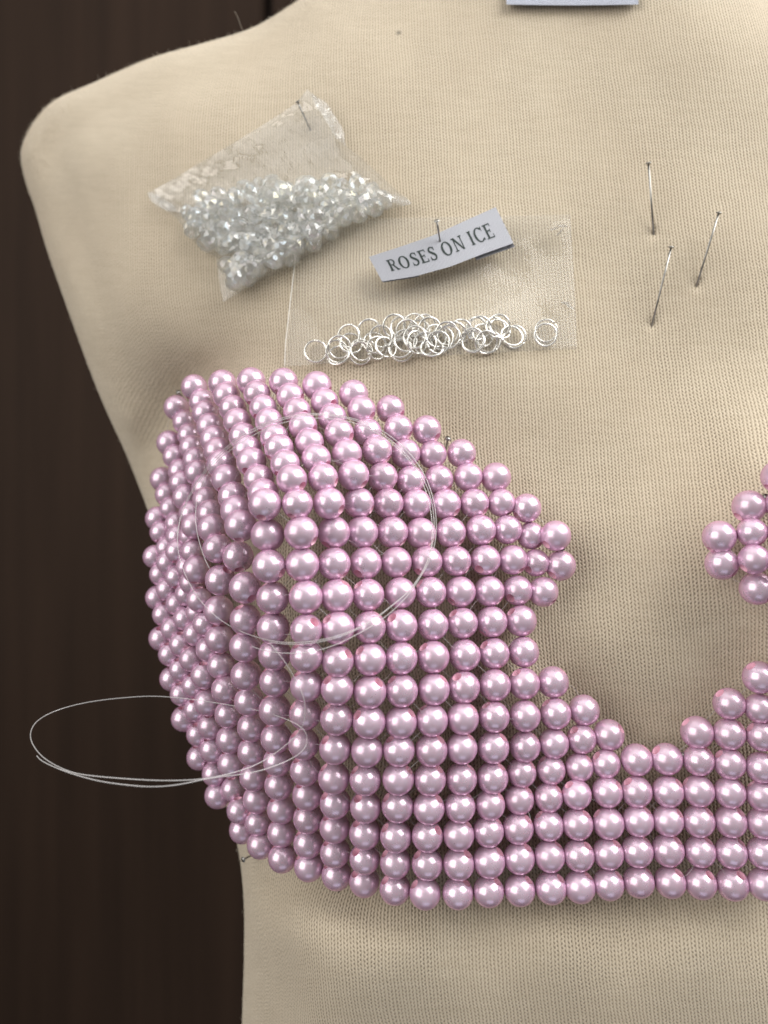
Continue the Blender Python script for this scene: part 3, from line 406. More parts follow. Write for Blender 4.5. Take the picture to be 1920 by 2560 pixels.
# loose fibres that stand off the cloth along the shoulder and the side
rng = np.random.default_rng(11)
fv, ff = [], []
vr = np.interp(rng.random(20000), [0, .55, 1], [-100, 420, 2700])
ul = np.interp(vr, cv, cu); du = rng.random(20000) ** 4 * 70
Qf = np.c_[ul + 0.5 + du, vr]; zf = body_z(Qf)
gz = (body_z(Qf + [2, 0]) - zf) / 2; gv = (body_z(Qf + [0, 2]) - zf) / 2
for k in range(20000):
    p = W(Qf[k, 0], Qf[k, 1], zf[k])
    n = Vector((-gz[k] * 9, -1, gv[k] * 9)).normalized()
    d = (n + Vector(rng.normal(0, .75, 3))).normalized()
    L = rng.uniform(.5, 1.8) * MM * (2.0 if rng.random() < .03 else 1)
    q = p + d * L * .5; r = q + (d + Vector(rng.normal(0, .6, 3))).normalized() * L * .5
    wv = Vector((0.000025, 0, 0.000017))
    i = len(fv); fv += [p - wv, p + wv, q + wv, q - wv, r]
    ff += [(i, i + 1, i + 2, i + 3), (i + 3, i + 2, i + 4)]
h0 = [W(606, 74, 270), W(600, 60, 268.5), W(594, 42, 267), W(586, 28, 266)]   # one longer stray hair
for a, b in zip(h0[:-1], h0[1:]):
    i = len(fv); wv = Vector((0.00006, 0, 0)); fv += [a - wv, a + wv, b + wv, b - wv]; ff.append((i, i + 1, i + 2, i + 3))
m_fuzz = mat_simple('fibre', (0.72, 0.66, 0.55), 0.9)
tag(link('fuzz', mesh('fuzz', rel(fv, base), ff), m_fuzz, form), kind='stuff')

# ================================================================== dark cabinet behind
wood = mat_wood()
cb = thing('wooden_cabinet', (0, 0.95, 0), 'dark brown wooden cabinet front far behind the dress form', 'cabinet')
def board(name, x0, x1, y0, y1, z0, z1, mat, parent, bev=0.004):
    bm = bmesh.new(); bmesh.ops.create_cube(bm, size=1)
    for q in bm.verts:
        q.co = Vector(((x0 + x1) / 2 + q.co.x * (x1 - x0), (y0 + y1) / 2 + q.co.y * (y1 - y0), (z0 + z1) / 2 + q.co.z * (z1 - z0)))
    bmesh.ops.bevel(bm, geom=bm.edges[:], offset=bev, segments=2, affect='EDGES')
    m = bpy.data.meshes.new(name); bm.to_mesh(m); bm.free()
    return link(name, m, mat, parent)
gx = (668 - 960) / F * 0.95
board('door', -1.00, gx - 0.0042, 0, 0.03, 0.2, 2.3, wood, cb)
board('door', gx + 0.0042, 0.42, 0, 0.03, 0.2, 2.3, wood, cb)
board('door', 0.43, 1.3, 0, 0.03, 0.2, 2.3, wood, cb)
board('carcass', -1.0, 1.3, 0.035, 0.5, 0.15, 2.35, mat_simple('black_gap', (0.004, 0.003, 0.003), 0.8), cb)

# ================================================================== pearl net
pearl_m = mat_pearl()
core_m = mat_simple('pearl_core', (0.80, 0.47, 0.58), 0.4)
def pearl_mesh(R=4.0, hole=1.22):
    a0 = math.asin(hole / R); nr, ns = 16, 28; V, Fc, mi = [], [], []
    for i in range(nr + 1):
        a = a0 + (math.pi - 2 * a0) * i / nr
        for k in range(ns):
            b = 2 * math.pi * k / ns; V.append((R * math.sin(a) * math.cos(b), R * math.sin(a) * math.sin(b), R * math.cos(a)))
    for i in range(nr):
        for k in range(ns):
            Fc.append((i * ns + k, (i + 1) * ns + k, (i + 1) * ns + (k + 1) % ns, i * ns + (k + 1) % ns)); mi.append(0)
    zc = R * math.cos(a0); o = len(V)
    for z, rr in ((zc, hole), (zc - .45, hole * .95), (zc - 1.6, hole * .4), (-zc + 1.6, hole * .4), (-zc + .45, hole * .95), (-zc, hole)):
        for k in range(ns):
            b = 2 * math.pi * k / ns; V.append((rr * math.cos(b), rr * math.sin(b), z))
    for i in range(5):
        for k in range(ns):
            Fc.append((o + i * ns + k, o + i * ns + (k + 1) % ns, o + (i + 1) * ns + (k + 1) % ns, o + (i + 1) * ns + k)); mi.append(1)
    m = mesh('pearl', [Vector(p) * MM for p in V], Fc); m.materials.append(pearl_m); m.materials.append(core_m)
    m.polygons.foreach_set('material_index', mi)
    return m
pm = pearl_mesh()
PW = [Vector((x * 1e-4, y * 1e-4, OZ + z * 1e-4)) for x, y, z, *_ in PEARLS]
PA = [Vector((a, b, c)).normalized() for *_, a, b, c in PEARLS]
bra0 = W(1300, 2230, 207)
bra = thing('beaded_bra', bra0, 'pink pearl beaded bra top pinned over the bust of the dress form', 'bra')
rg = random.Random(5)
_p = np.array([tuple(p) for p in PW]); _d = np.linalg.norm(_p[:, None] - _p[None], axis=2); np.fill_diagonal(_d, 9); NND = np.sort(_d, 1)[:, :3].mean(1) + 0.0002
stuffV, stuffF, stuffM = [], [], []
for i, (p, a) in enumerate(zip(PW, PA)):
    rot = a.to_track_quat('Z', 'Y').to_matrix() @ Matrix.Rotation(rg.uniform(0, 6.28), 3, 'Z')
    sz = min(rg.gauss(1.055, 0.012), max(0.94, NND[i] / 0.0078))
    if i < 300:
        o = bpy.data.objects.new('pearl', pm); COL.objects.link(o); o.parent = bra
        o.matrix_local = Matrix.Translation(p - bra0) @ rot.to_4x4() @ Matrix.Scale(sz, 4)
    else:
        k = len(stuffV)
        for v in pm.vertices: stuffV.append((rot @ v.co) * sz + p - bra0)
        for f in pm.polygons: stuffF.append(tuple(k + q for q in f.vertices)); stuffM.append(f.material_index)
sm = mesh('pearl', stuffV, stuffF); sm.materials.append(pearl_m); sm.materials.append(core_m); sm.polygons.foreach_set('material_index', stuffM)
so = bpy.data.objects.new('pearl', sm); COL.objects.link(so); so.parent = bra; so['kind'] = 'stuff'
# nylon that strings neighbouring pearls together, showing in the gaps
line_m = mat_line()
PN = np.array([tuple(p) for p in PW]); tv, tf = [], []
for i in range(len(PN)):
    d = np.linalg.norm(PN - PN[i], axis=1)
    for j in np.argsort(d)[1:7]:
        if j > i and d[j] < 0.0128:
            for q in range(1):
                mdl = (PN[i] + PN[j]) / 2 + rng.normal(0, .0011, 3) + np.array([0, .0006, 0])
                m_ = tube('t', spline([PN[i], mdl, PN[j]], 4), 0.00007, 5)
                k = len(tv); tv += [v.co.copy() for v in m_.vertices]; tf += [tuple(k + x for x in f.vertices) for f in m_.polygons]
                bpy.data.meshes.remove(m_)
tag(link('stringing', mesh('stringing', rel(tv, bra0), tf), line_m, bra), kind='stuff')

# ================================================================== loose nylon line: a coil and a loop
NET = tps_fit(PEARL_SURF, 0.03)
def net_front(u, v):
    if edge_dist([(u, v)])[0] < 5 and u < 400: return 999.
    return float(tps(NET, [(u, v)])[0]) - 5.6
def pt(l, ox, oy, s): return [(ox + x / s, oy + y / s) for x, y in l]
A1 = pt([(55,850),(70,750),(120,620),(200,490),(270,400),(390,290),(520,210),(700,145),(880,125),(1050,145),(1200,190),(1330,270),(1430,360),(1510,470),(1560,590),(1585,700),(1590,830),(1570,950),(1520,1060),(1430,1180),(1330,1260),(1230,1340),(1080,1420),(930,1465),(780,1485),(640,1480),(500,1445),(370,1390),(260,1310),(170,1210),(100,1080),(60,950),(57,850)], 420, 980, 2.37)
A1 += pt([(74,745),(128,620),(208,495),(282,402),(398,300),(525,222),(702,155),(880,133),(1048,152),(1194,200),(1318,282),(1414,372),(1496,480),(1548,595),(1572,705),(1578,830),(1556,955),(1506,1068),(1418,1190),(1320,1272),(1222,1350),(1075,1430),(930,1476),(780,1496),(650,1490),(600,1480)], 420, 980, 2.37)
A2 = pt([(495,1505),(560,1530),(700,1550),(850,1540),(990,1500),(1150,1420),(1280,1340),(1400,1230),(1490,1110),(1550,970),(1568,830),(1556,700),(1526,580),(1466,450),(1376,350),(1266,260),(1130,190),(990,160),(850,155),(700,175),(540,235),(390,330),(290,410),(220,510),(175,620),(162,740),(175,850),(210,970),(246,1046)], 420, 980, 2.37)
B1 = pt([(1315,15),(1390,105),(1450,205),(1490,290),(1500,360),(1490,440),(1440,510),(1340,590),(1240,650),(1120,690),(980,720),(800,730),(600,722),(400,705),(280,685),(160,625),(105,570),(75,515),(80,460),(120,410),(220,360),(380,320),(550,300),(700,290),(850,300),(1000,320),(1150,345),(1280,370),(1400,410),(1480,450),(1510,500),(1500,560),(1440,610),(1350,650),(1240,685),(1100,705),(990,718),(850,750),(700,762),(560,750),(420,730),(280,690),(190,655),(130,625),(108,600)], 40, 1600, 2.074)
B2 = pt([(420,322),(550,307),(700,297),(800,300),(900,312)], 40, 1600, 2.074)
def lay_coil(P):
    out = []
    for i, (u, v) in enumerate(P):
        f = net_front(u, v); z = 0.62 * f + 0.38 * 186 if f < 900 else 212
        out.append(W(u, v, min(z, f - 0.4) if i not in (0, len(P) - 1) or P is A2 and i == 0 else z))
    return out
def lay_loop(P):
    out = []
    for u, v in P:
        z = 199 - (v - 1850) / 110 * 20
        inside = u > 520
        f = net_front(u, v) if inside else 999
        out.append(W(u, v, min(z, f - 0.6)))
    return out
ln0 = W(702, 1612, 184)
nyl = thing('nylon_line', ln0, 'loose clear nylon beading line, coiled over the pearls with a loop hanging off the side', 'fishing line')
for nm, P, fn in (('coil', A1, lay_coil), ('coil', A2, lay_coil), ('loop', B1, lay_loop)):
    P2 = spline(P, 5)
    pts = [np.array(p) for p in fn([tuple(p) for p in P2])]
    for _ in range(6):                                   # a stiff line does not kink with every pearl
        q = pts[:]
        for i in range(1, len(pts) - 1): q[i] = (pts[i - 1] + 2 * pts[i] + pts[i + 1]) / 4
        pts = q
    link(nm, tube(nm, [Vector(p) - ln0 for p in pts], 0.00016 if nm == 'loop' else 0.00015, 8), line_m, nyl)

# ================================================================== crystal beads in a cellophane bag
def bag_pt(x, y): return (340 + x / 2.304, 200 + y / 2.304)
E1 = [bag_pt(*p) for p in ((985,55),(920,135),(800,215),(600,340),(380,470),(200,580),(65,650))]
E2 = [bag_pt(*p) for p in ((65,650),(160,735),(240,805),(330,925),(400,995),(462,1015),(472,1120),(490,1220),(503,1280))]
E3 = [bag_pt(*p) for p in ((503,1280),(570,1240),(700,1165),(820,1110),(990,1010),(1100,940),(1200,868),(1340,785),(1450,748),(1590,712))]
E4 = [bag_pt(*p) for p in ((1590,712),(1450,590),(1300,450),(1215,385),(1150,250),(1080,150),(1030,85),(985,55))]
def resample(P, n):
    P = np.array(P, float); d = np.r_[0, np.cumsum(np.hypot(*np.diff(P, axis=0).T))]; t = np.linspace(0, d[-1], n)
    return np.c_[np.interp(t, d, P[:, 0]), np.interp(t, d, P[:, 1])]
nb_ = 70
top, left, bot, right = resample(E1, nb_), resample(E2, nb_), resample(E3, nb_), resample(E4[::-1], nb_)
# grid: i runs T->B side (0 = edge T-L, 1 = edge R-B), j runs along
eTL, eRB = top, bot[::-1]
eTR, eLB = right, left
S_, T_ = np.meshgrid(np.linspace(0, 1, nb_), np.linspace(0, 1, nb_), indexing='ij')   # S_: from TL edge to RB edge, T_: from T/R side to L/B side
Gd = ((1 - S_)[..., None] * eTL[None, :, :] + S_[..., None] * eRB[None, :, :]
      + (1 - T_)[..., None] * eTR[:, None, :] + T_[..., None] * eLB[:, None, :]
      - ((1 - S_) * (1 - T_))[..., None] * eTL[0] - ((1 - S_) * T_)[..., None] * eTL[-1] - (S_ * (1 - T_))[..., None] * eRB[0] - (S_ * T_)[..., None] * eRB[-1])
ed = np.minimum.reduce([S_, 1 - S_, T_ * 1.4, (1 - T_) * 1.4])
prof = np.clip(ed / 0.16, 0, 1); prof = np.sqrt(prof * (2 - prof))
full = np.clip((S_ - 0.12) / 0.45, 0, 1); full = full * full * (3 - 2 * full)
wr = sum(np.sin(S_ * a + T_ * b + c) * d for a, b, c, d in ((31, 9, 0, .3), (-17, 41, 1, .25), (57, -33, 2, .16), (23, 71, 3, .14), (90, 50, 4, .08), (-75, 97, 5, .07)))
zb = body_z(Gd.reshape(-1, 2)).reshape(nb_, nb_)
edge_w = np.clip(1 - ed / 0.14, 0, 1)
crk = np.random.default_rng(4).normal(0, 1, (nb_, nb_)); crk = (crk + np.roll(crk, 1, 0) + np.roll(crk, 1, 1) + np.roll(crk, (1, 1), (0, 1))) / 2
lift = 2.2 + prof * (2.0 + 11.0 * full) + wr * (0.9 + 0.9 * edge_w) + crk * 0.07 * edge_w + (1 - S_) * (1 - T_) * 3
def sheet(name, G, Z, mat, parent, o0, flip=False):
    n, m = Z.shape
    Vt = [W(G[i, j, 0], G[i, j, 1], Z[i, j]) - o0 for i in range(n) for j in range(m)]
    Fc = [(i * m + j, (i + 1) * m + j, (i + 1) * m + j + 1, i * m + j + 1) for i in range(n - 1) for j in range(m - 1)]
    me = mesh(name, Vt, Fc); lay = me.uv_layers.new(name='UVMap')
    uvv = np.array([(i / (n - 1), j / (m - 1)) for i in range(n) for j in range(m)], np.float32)
    li = np.empty(len(me.loops), np.int32); me.loops.foreach_get('vertex_index', li); lay.data.foreach_set('uv', uvv[li].ravel())
    return link(name, me, mat, parent)
film1 = mat_film('cellophane', 0.030, 0.0005, 4, 1.2)
o0 = W(700, 480, 240)
bag = thing('cellophane_bag', o0, 'small crinkled clear cellophane bag of crystal beads pinned up by its corner', 'bag')
sheet('front_film', Gd, zb - lift, film1, bag, o0)
sheet('back_film', Gd, zb - 0.9, film1, bag, o0)
# strips shaped for glints along the sealed right side and two pulled-out corners
def ribbon(name, P, wid, zoff, mat, parent, o0, seed, amp):
    P = resample(P, 60); r = np.random.default_rng(seed); rows = []
    for i in range(60):
        t = P[min(i + 1, 59)] - P[max(i - 1, 0)]; t /= np.hypot(*t); nrm = np.array([-t[1], t[0]])
        ww = wid * min(1, 4 * min(i, 59 - i) / 59 + .1)
        for k in (-1, -.5, 0, .5, 1):
            q = P[i] + nrm * ww * k; rows.append((q[0], q[1], bz(*q) - zoff - r.normal(0, amp) + 0.085 * (nrm[0] - nrm[1]) * ww * k))  # strip tilted up and right so it mirrors the window lamp
    G = np.array(rows).reshape(60, 5, 3); return sheet(name, G[..., :2], G[..., 2], mat, parent, o0)
film_e = mat_film('glinting_seal', 0.16, 0.0004, 10, 2.2)  # whitened, extra glossy film that strengthens the crinkle highlights
ribbon('seal_glint', [bag_pt(*p) for p in ((1010,85),(1085,165),(1150,270),(1205,380))], 13, 5.0, film_e, bag, o0, 1, .4)
ribbon('seal_glint', [bag_pt(*p) for p in ((66,652),(150,712),(235,752))], 11, 3.5, film_e, bag, o0, 2, .35)
ribbon('seal_glint', [bag_pt(*p) for p in ((1400,690),(1480,680),(1588,712))], 11, 4.0, film_e, bag, o0, 3, .4)

def crystal_mesh(R):
    rings = [(0.30, 0.78), (0.74, 0.52), (1.0, 0.16), (1.0, -0.16), (0.74, -0.52), (0.30, -0.78)]; n = 7; V, Fc = [], []
    for q, (r, h) in enumerate(rings):
        for k in range(n):
            a = 2 * math.pi * (k + 0.5 * (q % 2)) / n; V.append(Vector((r * math.cos(a), r * math.sin(a), h)) * R)
    for q in range(len(rings) - 1):
        for k in range(n):
            a, b = q * n + k, q * n + (k + 1) % n; c, d = (q + 1) * n + k, (q + 1) * n + (k + 1) % n
            if q % 2 == 0: Fc += [(a, c, b), (b, c, d)]
            else: Fc += [(a, c, d), (a, d, b)]
    Fc.append(tuple(range(n))); Fc.append(tuple((len(rings) - 1) * n + k for k in range(n))[::-1])
    return mesh('crystal_bead', V, Fc, smooth=False)
cm = crystal_mesh(0.0031); cm.materials.append(mat_crystal())
poly = np.array([bag_pt(*p) for p in ((262,770),(300,700),(400,650),(560,610),(700,600),(810,590),(1000,560),(1180,590),(1340,590),(1400,660),(1470,700),(1400,745),(1300,770),(1180,845),(1080,905),(985,975),(890,1035),(810,1080),(720,1110),(570,1195),(520,1170),(495,1010),(420,965),(350,900),(290,820))])
def inside(p):
    c = False; n = len(poly)
    for i in range(n):
        a, b = poly[i], poly[(i + 1) % n]
        if (a[1] > p[1]) != (b[1] > p[1]) and p[0] < (b[0] - a[0]) * (p[1] - a[1]) / (b[1] - a[1]) + a[0]: c = not c
    return c
rc = random.Random(21); spots = []
lo, hi = poly.min(0), poly.max(0)
for layer, gap in ((0, 31), (1, 32)):
    got = []
    for _ in range(6000):
        p = (rc.uniform(lo[0], hi[0]), rc.uniform(lo[1], hi[1]))
        if inside(p) and all(math.hypot(p[0] - q[0], p[1] - q[1]) > gap for q in got):
            if layer and edge_min(p) < 10 + 10 * layer: continue
            got.append(p)
    if layer == 0:
        def edge_min(p):
            best = 1e9
            for i in range(len(poly)):
                a, b = poly[i], poly[(i + 1) % len(poly)]; ab = b - a; t = max(0, min(1, ((np.array(p) - a) @ ab) / (ab @ ab)))
                best = min(best, float(np.hypot(*(np.array(p) - a - t * ab))))
            return best
    spots += [(p[0], p[1], 3.8 + 4.4 * layer + rc.uniform(-.5, .5)) for p in got]
for u, v, off in spots:
    o = bpy.data.objects.new('crystal_bead', cm); COL.objects.link(o)
    o.location = W(u, v, bz(u, v) - off)
    o.rotation_euler = (rc.uniform(0, 6.28), rc.uniform(0, 6.28), rc.uniform(0, 6.28))
    k_ = rc.uniform(.9, 1.1); o.scale = (k_, k_, k_)
    tag(o, 'clear facetted crystal bead heaped in the pinned cellophane bag', 'crystal bead', 'crystal beads in the cellophane bag')

# ================================================================== flat bag of jump rings
def b2(x, y): return (680 + x / 2.127, 480 + y / 2.127)
nn = 40
lft = resample([b2(*p) for p in ((150,150),(122,370),(95,600),(72,800),(66,928))], nn)
rgt = resample([b2(*p) for p in ((1585,120),(1600,400),(1612,600),(1620,832))], nn)
q = np.linspace(0, 1, nn)
G2 = lft[:, None, :] * (1 - q)[None, :, None] + rgt[:, None, :] * q[None, :, None]
sag = np.sin(q * math.pi)[None, :] * np.linspace(0, 1, nn)[:, None] ** 2
G2[:, :, 1] += sag * -4
Z2 = body_z(G2.reshape(-1, 2)).reshape(nn, nn)
ss, qq = np.meshgrid(np.linspace(0, 1, nn), q, indexing='ij')
ripple = np.sin(ss * 13 + qq * 7) * .25 + np.sin(qq * 29 - ss * 11) * .12
film2 = mat_film('clear_poly_bag', 0.036, 0.00010, 5, 0.22)
o2 = W(1080, 760, 229)
fb = thing('zip_bag', o2, 'flat clear plastic bag with silver jump rings along its bottom', 'bag')
sheet('front_film', G2, Z2 - (2.9 + ripple + 1.2 * np.sin(ss * math.pi) ** .5 + 0.9 * np.clip(ss - .55, 0, 1) / .45 - 1.6 * (np.abs(qq - .5) * 2) ** 8), film2, fb, o2)
sheet('back_film', G2, Z2 - 0.8, film2, fb, o2)
seal_m = mat_simple('pale_edge', (0.80, 0.79, 0.74), 0.3)
for nm, P in (('side_seam', lft), ('side_seam', rgt), ('bottom_seam', G2[-1])):
    link(nm, tube(nm, [W(u, v, bz(u, v) - 1.9) - o2 for u, v in P], 0.00012, 6), seal_m if P is lft else film2, fb)
for cxy, sd in (((1500,195),5), ((1545,180),6), ((1530,215),7), ((1560,590),8), ((1585,610),9)):
    u, v = b2(*cxy); r8 = random.Random(sd); an = r8.uniform(-.9, .9) + (.6 if sd > 7 else -.5)
    ribbon('crease', [(u - 13 * math.cos(an), v - 13 * math.sin(an)), (u, v), (u + 13 * math.cos(an), v + 13 * math.sin(an))], 3, 4.4, film_e, fb, o2, sd, .3)

silver = mat_silver()
def ring_mesh(R, r, gap):
    n = 44; pts = []
    for k in range(n):
        a = gap / 2 + (2 * math.pi - gap) * k / (n - 1); pts.append(Vector((R * math.cos(a), R * math.sin(a), 0)))
    return tube('jump_ring', pts, r, 8)
rmA = ring_mesh(0.0033, 0.00033, 0.05); rmA.materials.append(silver)
RINGS = [(232,848),(408,765),(358,825),(345,848),(352,868),(515,735),(580,768),(545,802),(475,840),(470,858),(650,712),(690,718),(757,708),(812,712),(838,728),(710,790),(690,842),(815,805),(680,830),(905,780),(940,770),(930,752),(850,828),(1005,738),(970,752),(1065,785),(1070,795),(1088,728),(1105,722),(1120,762),(1205,712),(1190,722),(1212,728),(1290,770),(1275,765),(1458,738),(1455,760),(1140,800),(1155,795),(770,800),(560,830),(605,825),(760,772),(872,765),(420,805),(720,740),(780,740),(885,800)]
rr_ = random.Random(8)
for k, (x, y) in enumerate(RINGS):
    u, v = b2(x, y)
    o = bpy.data.objects.new('jump_ring', rmA); COL.objects.link(o)
    lay_ = rr_.uniform(1.4, 3.2) if k not in (0, 35, 36) else (1.6 if k != 36 else 2.4)
    o.location = W(u, v, bz(u, v) - lay_)
    tilt = 0.08 if k in (0, 35, 36) else 0.24
    o.rotation_euler = Euler((math.radians(90) + rr_.gauss(-.05, tilt), rr_.uniform(0, 6.28), rr_.gauss(0, tilt)), 'ZXY')
    # spin about the ring's own axis, then tip it
    o.rotation_euler = (Matrix.Rotation(rr_.gauss(0, tilt), 3, 'Z') @ Matrix.Rotation(math.radians(90) + rr_.gauss(0, tilt), 3, 'X') @ Matrix.Rotation(rr_.uniform(0, 6.28), 3, 'Z')).to_euler()
    lab = {0: 'single silver jump ring at the far left end of the row in the flat bag',
           35: 'front ring of the separate pair at the far right end of the flat bag',
           36: 'rear ring of the separate pair at the far right end of the flat bag',
           1: 'upper silver ring second from the left end of the heap, standing clear on top'}.get(k, 'thin silver jump ring tangled in the heap in the flat bag')
    tag(o, lab, 'jump ring', 'silver jump rings in the flat bag')

# ================================================================== woven brand label
satin = mat_satin('white_satin', (0.29, 0.30, 0.33), (0.385, 0.395, 0.435), (105, 30))
lt = resample([b2(*p) for p in ((515,345),(680,292),(860,230),(1030,152),(1190,80))], 48)
lb = resample([b2(*p) for p in ((586,476),(762,448),(950,396),(1120,330),(1284,272))], 48)
LZ = np.array([bz(*((lt[i] + lb[i]) / 2)) for i in range(48)])
arcz = np.sin(np.linspace(0, math.pi, 48))
o3 = W(1105, 600, 228)
wl = thing('brand_label', o3, 'small white satin woven label lettered ROSES ON ICE pinned above the rings', 'label')
def lab_pt(a, t, back=0.0):
    """a along the label 0..1, t across it 0 (top) .. 1 (bottom)"""
    i = a * 47; p0 = np.array([np.interp(i, range(48), lt[:, 0]), np.interp(i, range(48), lt[:, 1])]); p1 = np.array([np.interp(i, range(48), lb[:, 0]), np.interp(i, range(48), lb[:, 1])])
    p = p0 * (1 - t) + p1 * t
    z = np.interp(i, range(48), LZ) - 6.4 - 2.4 * t - 1.6 * np.interp(i, range(48), arcz) + back
    return W(p[0], p[1], z)
def strip(a0, a1, back, n, name, parent, th=0.28, t0=0.0, t1=1.0):
    V, Fc, UVs = [], [], []
    for sd in (0, 1):
        for i in range(n):
            for k in range(7):
                a = a0 + (a1 - a0) * i / (n - 1); t = t0 + (t1 - t0) * k / 6
                bk = back(a) if callable(back) else back
                V.append(lab_pt(a, t, bk + sd * th) - o3); UVs.append((a * 1.0, t * .2))
    m = n * 7
    for i in range(n - 1):
        for k in range(6):
            a = i * 7 + k; Fc += [(a, a + 7, a + 8, a + 1), (m + a, m + a + 1, m + a + 8, m + a + 7)]
    for i in range(n - 1): 
        a = i * 7; Fc += [(a, m + a, m + a + 7, a + 7), (a + 6, a + 13, m + a + 13, m + a + 6)]
    for k in range(6):
        Fc += [(k, k + 1, m + k + 1, m + k)]; a = (n - 1) * 7 + k; Fc += [(a, m + a, m + a + 1, a + 1)]
    me = mesh(name, V, Fc); lay = me.uv_layers.new(name='UVMap')
    for l in me.loops: lay.data[l.index].uv = UVs[l.vertex_index]
    me.polygons.foreach_set('use_smooth', [False] * len(me.polygons))
    return link(name, me, satin, parent)
strip(0, 1, 0, 60, 'face', wl)
strip(0.003, 0.27, lambda a: 0.5 + 1.3 * min(1, a / 0.04), 24, 'folded_end', wl, t0=0.03, t1=1.04)
strip(0.70, 0.997, lambda a: 0.5 + 1.6 * min(1, (1 - a) / 0.05), 24, 'folded_end', wl, t0=0.03, t1=1.10)
# lettering: serif capitals built as polygons, height 1
def bar(x0, y0, x1, y1): return [[(x0, y0), (x1, y0), (x1, y1), (x0, y1)]]
def quad(*p): return [list(p)]
def arcs(cx, cy, rx, ry, thx, thy, a0, a1, n=26):
    out = []
    for k in range(n):
        q = []
        for a, o in ((a0 + (a1 - a0) * k / n, 1), (a0 + (a1 - a0) * (k + 1) / n, 1), (a0 + (a1 - a0) * (k + 1) / n, 0), (a0 + (a1 - a0) * k / n, 0)):
            r = math.radians(a); q.append((cx + (rx - (0 if o else thx)) * math.cos(r), cy + (ry - (0 if o else thy)) * math.sin(r)))
        out.append(q)
    return out
def stroke(P, wd):
    P = [np.array(p, float) for p in spline(P, 6)]; out = []; L = []
    n = len(P)
    for i in range(n):
        t = P[min(i + 1, n - 1)] - P[max(i - 1, 0)]; t /= np.hypot(*t); nv = np.array([-t[1], t[0]])
        ww = np.interp(i / (n - 1), np.linspace(0, 1, len(wd)), wd) / 2; L.append((P[i] + nv * ww, P[i] - nv * ww))
    for a, b in zip(L[:-1], L[1:]): out.append([tuple(a[0]), tuple(b[0]), tuple(b[1]), tuple(a[1])])
    return out
sf = 0.085
def serif(x, y): return bar(x - .15, y, x + .15, y + sf)
G_ = {
 'I': (0.42, bar(.12, 0, .30, 1) + serif(.21, 0) + serif(.21, 1 - sf)),
 'R': (0.92, bar(.12, 0, .30, 1) + serif(.21, 0) + bar(.04, 1 - sf, .3, 1) + bar(.28, 1 - sf, .48, 1) + bar(.28, .47, .48, .47 + sf) + arcs(.46, .735, .28, .265, .14, .085, -90, 90) + quad((.40, .49), (.55, .49), (.86, .05), (.70, .02)) + bar(.66, 0, .95, sf)),
 'O': (1.10, arcs(.52, .5, .48, .52, .19, .085, 0, 360, 40)),
 'S': (0.74, stroke([(.62, .83), (.50, .96), (.33, .975), (.18, .87), (.17, .71), (.33, .575), (.50, .45), (.61, .31), (.56, .12), (.38, .02), (.20, .05), (.10, .20)], [.08, .08, .10, .13, .18, .19, .19, .18, .13, .10, .08, .08]) + bar(.60, .70, .645, .99) + bar(.08, 0, .125, .30)),
 'N': (1.08, bar(.15, 0, .23, 1) + bar(.83, 0, .91, 1) + quad((.08, 1), (.29, 1), (.91, 0), (.77, 0)) + serif(.19, 0) + bar(.02, 1 - sf, .2, 1) + serif(.867, 1 - sf)),
 'C': (0.98, arcs(.53, .5, .48, .52, .19, .085, 42, 318, 34) + bar(.86, .68, .905, 1.0) + bar(.86, .04, .90, .24)),
 'E': (0.84, bar(.12, 0, .30, 1) + bar(.04, 1 - sf, .70, 1) + bar(.04, 0, .74, sf) + bar(.28, .49, .56, .49 + sf) + bar(.66, .76, .71, 1) + bar(.70, 0, .75, .26) + bar(.53, .39, .57, .64)),
}
LV, LF = [], []
x = 0.0; total = sum(G_[c][0] + .10 if c != ' ' else .44 for c in 'ROSES ON ICE')
for c in 'ROSES ON ICE':
    if c == ' ': x += .44; continue
    wd, polys = G_[c]
    for qi, pg in enumerate(polys):
        k = len(LV)
        for px, py in pg:
            a = 0.095 + 0.82 * (x + px) / total; t = 0.69 - 0.40 * py
            LV.append(lab_pt(a, t, -0.05 - 0.004 * (qi % 7)) - o3)
        LF.append(tuple(range(k, k + len(pg))))
        k = len(LV)
        for px, py in pg:                                # the woven strokes are a little wider than drawn
            a = 0.095 + 0.82 * (x + px + .02) / total; t = 0.69 - 0.40 * py
            LV.append(lab_pt(a, t, -0.08 - 0.004 * (qi % 7)) - o3)
        LF.append(tuple(range(k, k + len(pg))))
    x += wd + .10
link('lettering', mesh('lettering', LV, LF, smooth=False), mat_simple('dark_green_thread', (0.018, 0.030, 0.026), 0.7), wl)

# label at the neck: only its lower edge comes into the picture
grey_satin = mat_satin('grey_blue_satin', (0.36, 0.39, 0.47), (0.50, 0.53, 0.61), (90, 0))
o4 = W(1430, 0, 250)
nl = thing('neck_label', o4, 'pale grey blue satin label at the base of the neck, cut off by the frame', 'label')
Gn = np.array([[(1266 + 330 * j / 30 + (0 if i else 0), 11 + 2 * math.sin(j / 30 * 3.14) - 92 * (7 - i) / 7) for j in range(31)] for i in range(8)])
Zn = np.array([[bz(*Gn[i, j]) - 2.6 for j in range(31)] for i in range(8)])
sheet('face', Gn, Zn, grey_satin, nl, o4)
Gk = Gn.copy(); Gk[..., 0] = 1431 + (Gn[..., 0] - 1431) * .985; Gk[..., 1] -= 2.5
sheet('folded_back', Gk, Zn + 1.3, grey_satin, nl, o4)

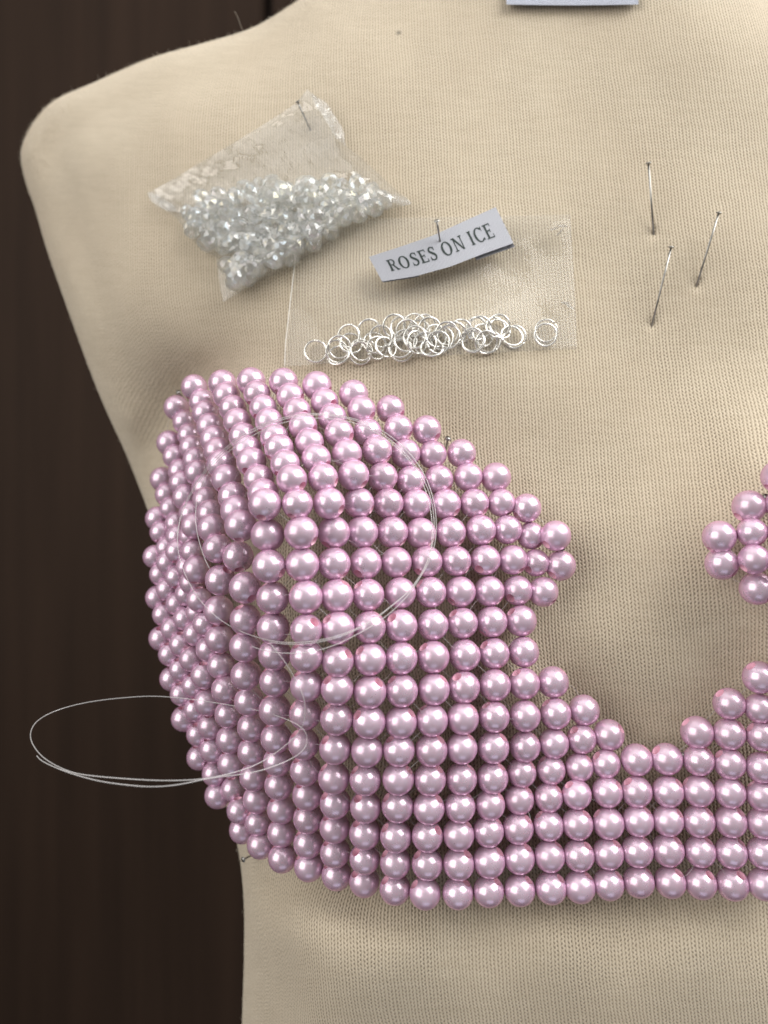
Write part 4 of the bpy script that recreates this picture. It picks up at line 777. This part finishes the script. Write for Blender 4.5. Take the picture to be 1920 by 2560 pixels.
# ================================================================== pins
steel = mat_steel()
def head_mesh(R=0.00088, h=0.00042):
    bm = bmesh.new(); bmesh.ops.create_cone(bm, cap_ends=True, segments=16, radius1=R, radius2=R, depth=h)
    bmesh.ops.bevel(bm, geom=[e for e in bm.edges if abs(e.verts[0].co.z - e.verts[1].co.z) < 1e-7], offset=h * .35, segments=2, affect='EDGES')
    m = bpy.data.meshes.new('head'); bm.to_mesh(m); bm.free()
    m.polygons.foreach_set('use_smooth', [True] * len(m.polygons)); m.materials.append(steel); return m
hm = head_mesh()
def pin(head, entry, zh, ze, label, r=0.00029):
    """zh / ze: depth in mm of the head and of the point where the shaft goes in"""
    H, E = W(head[0], head[1], zh), W(entry[0], entry[1], ze)
    d = (E - H).normalized()
    t = thing('pin', E, label, 'pin', 'steel dressmaking pins')
    ho = bpy.data.objects.new('head', hm); COL.objects.link(ho); ho.parent = t
    ho.location = H - E; ho.rotation_euler = d.to_track_quat('Z', 'Y').to_euler()
    link('shaft', tube('shaft', [H - E, (H - E) * .5, d * 0.004], r, 10), steel, t)
nz = lambda u, v: float(tps(NET, [(u, v)])[0])
pin((1621,408), (1634,583), bz(1621,408) - 9, bz(1634,583), 'nearly upright steel pin, highest of the three stuck in the bare upper chest')
pin((1797,532), (1742,712), bz(1797,532) - 8, bz(1742,712), 'slanted steel pin in the bare chest nearest the right edge of the photo')
pin((1678,618), (1630,811), bz(1678,618) - 6, bz(1630,811), 'slanted steel pin, lowest of the three in the bare chest')
lz = float(np.interp(24, range(48), LZ)) - 9
pin((1092,552), (1100,603), lz - 4, lz + 0.5, 'short steel pin through the top of the lettered satin label')
pin((744,254), (763,296), bz(750,260) - 7, bz(763,296) - 3, 'steel pin holding the top corner of the cellophane bag')
pin((446,981), (470,1006), bz(446,981) - 7, bz(470,1006) + 2, 'small pin poking out beside the upper left corner pearl of the bra')
pin((1120,1096), (1112,1135), bz(1120,1096) - 7, bz(1112,1135), 'steel pin standing between two pearls on the upper sloping edge of the cup')
pin((1405,1370), (1411,1392), bz(1405,1370) - 9, bz(1411,1392) + 2, 'pin head between the last pearls at the inner tip of the cup')
pin((1708,1889), (1710,1893), bz(1708,1889) - 9, bz(1710,1893) + 4, 'pin head between pearls on the top edge of the centre band')
pin((1913,1242), (1922,1285), bz(1913,1242) - 8, bz(1922,1285) + 2, 'pin beside the top pearl of the other cup at the photo edge')
pin((608,2149), (648,2129), bz(620,2149) - 8, bz(648,2129) + 2, 'steel pin sticking out below the lowest outer corner of the pearls')
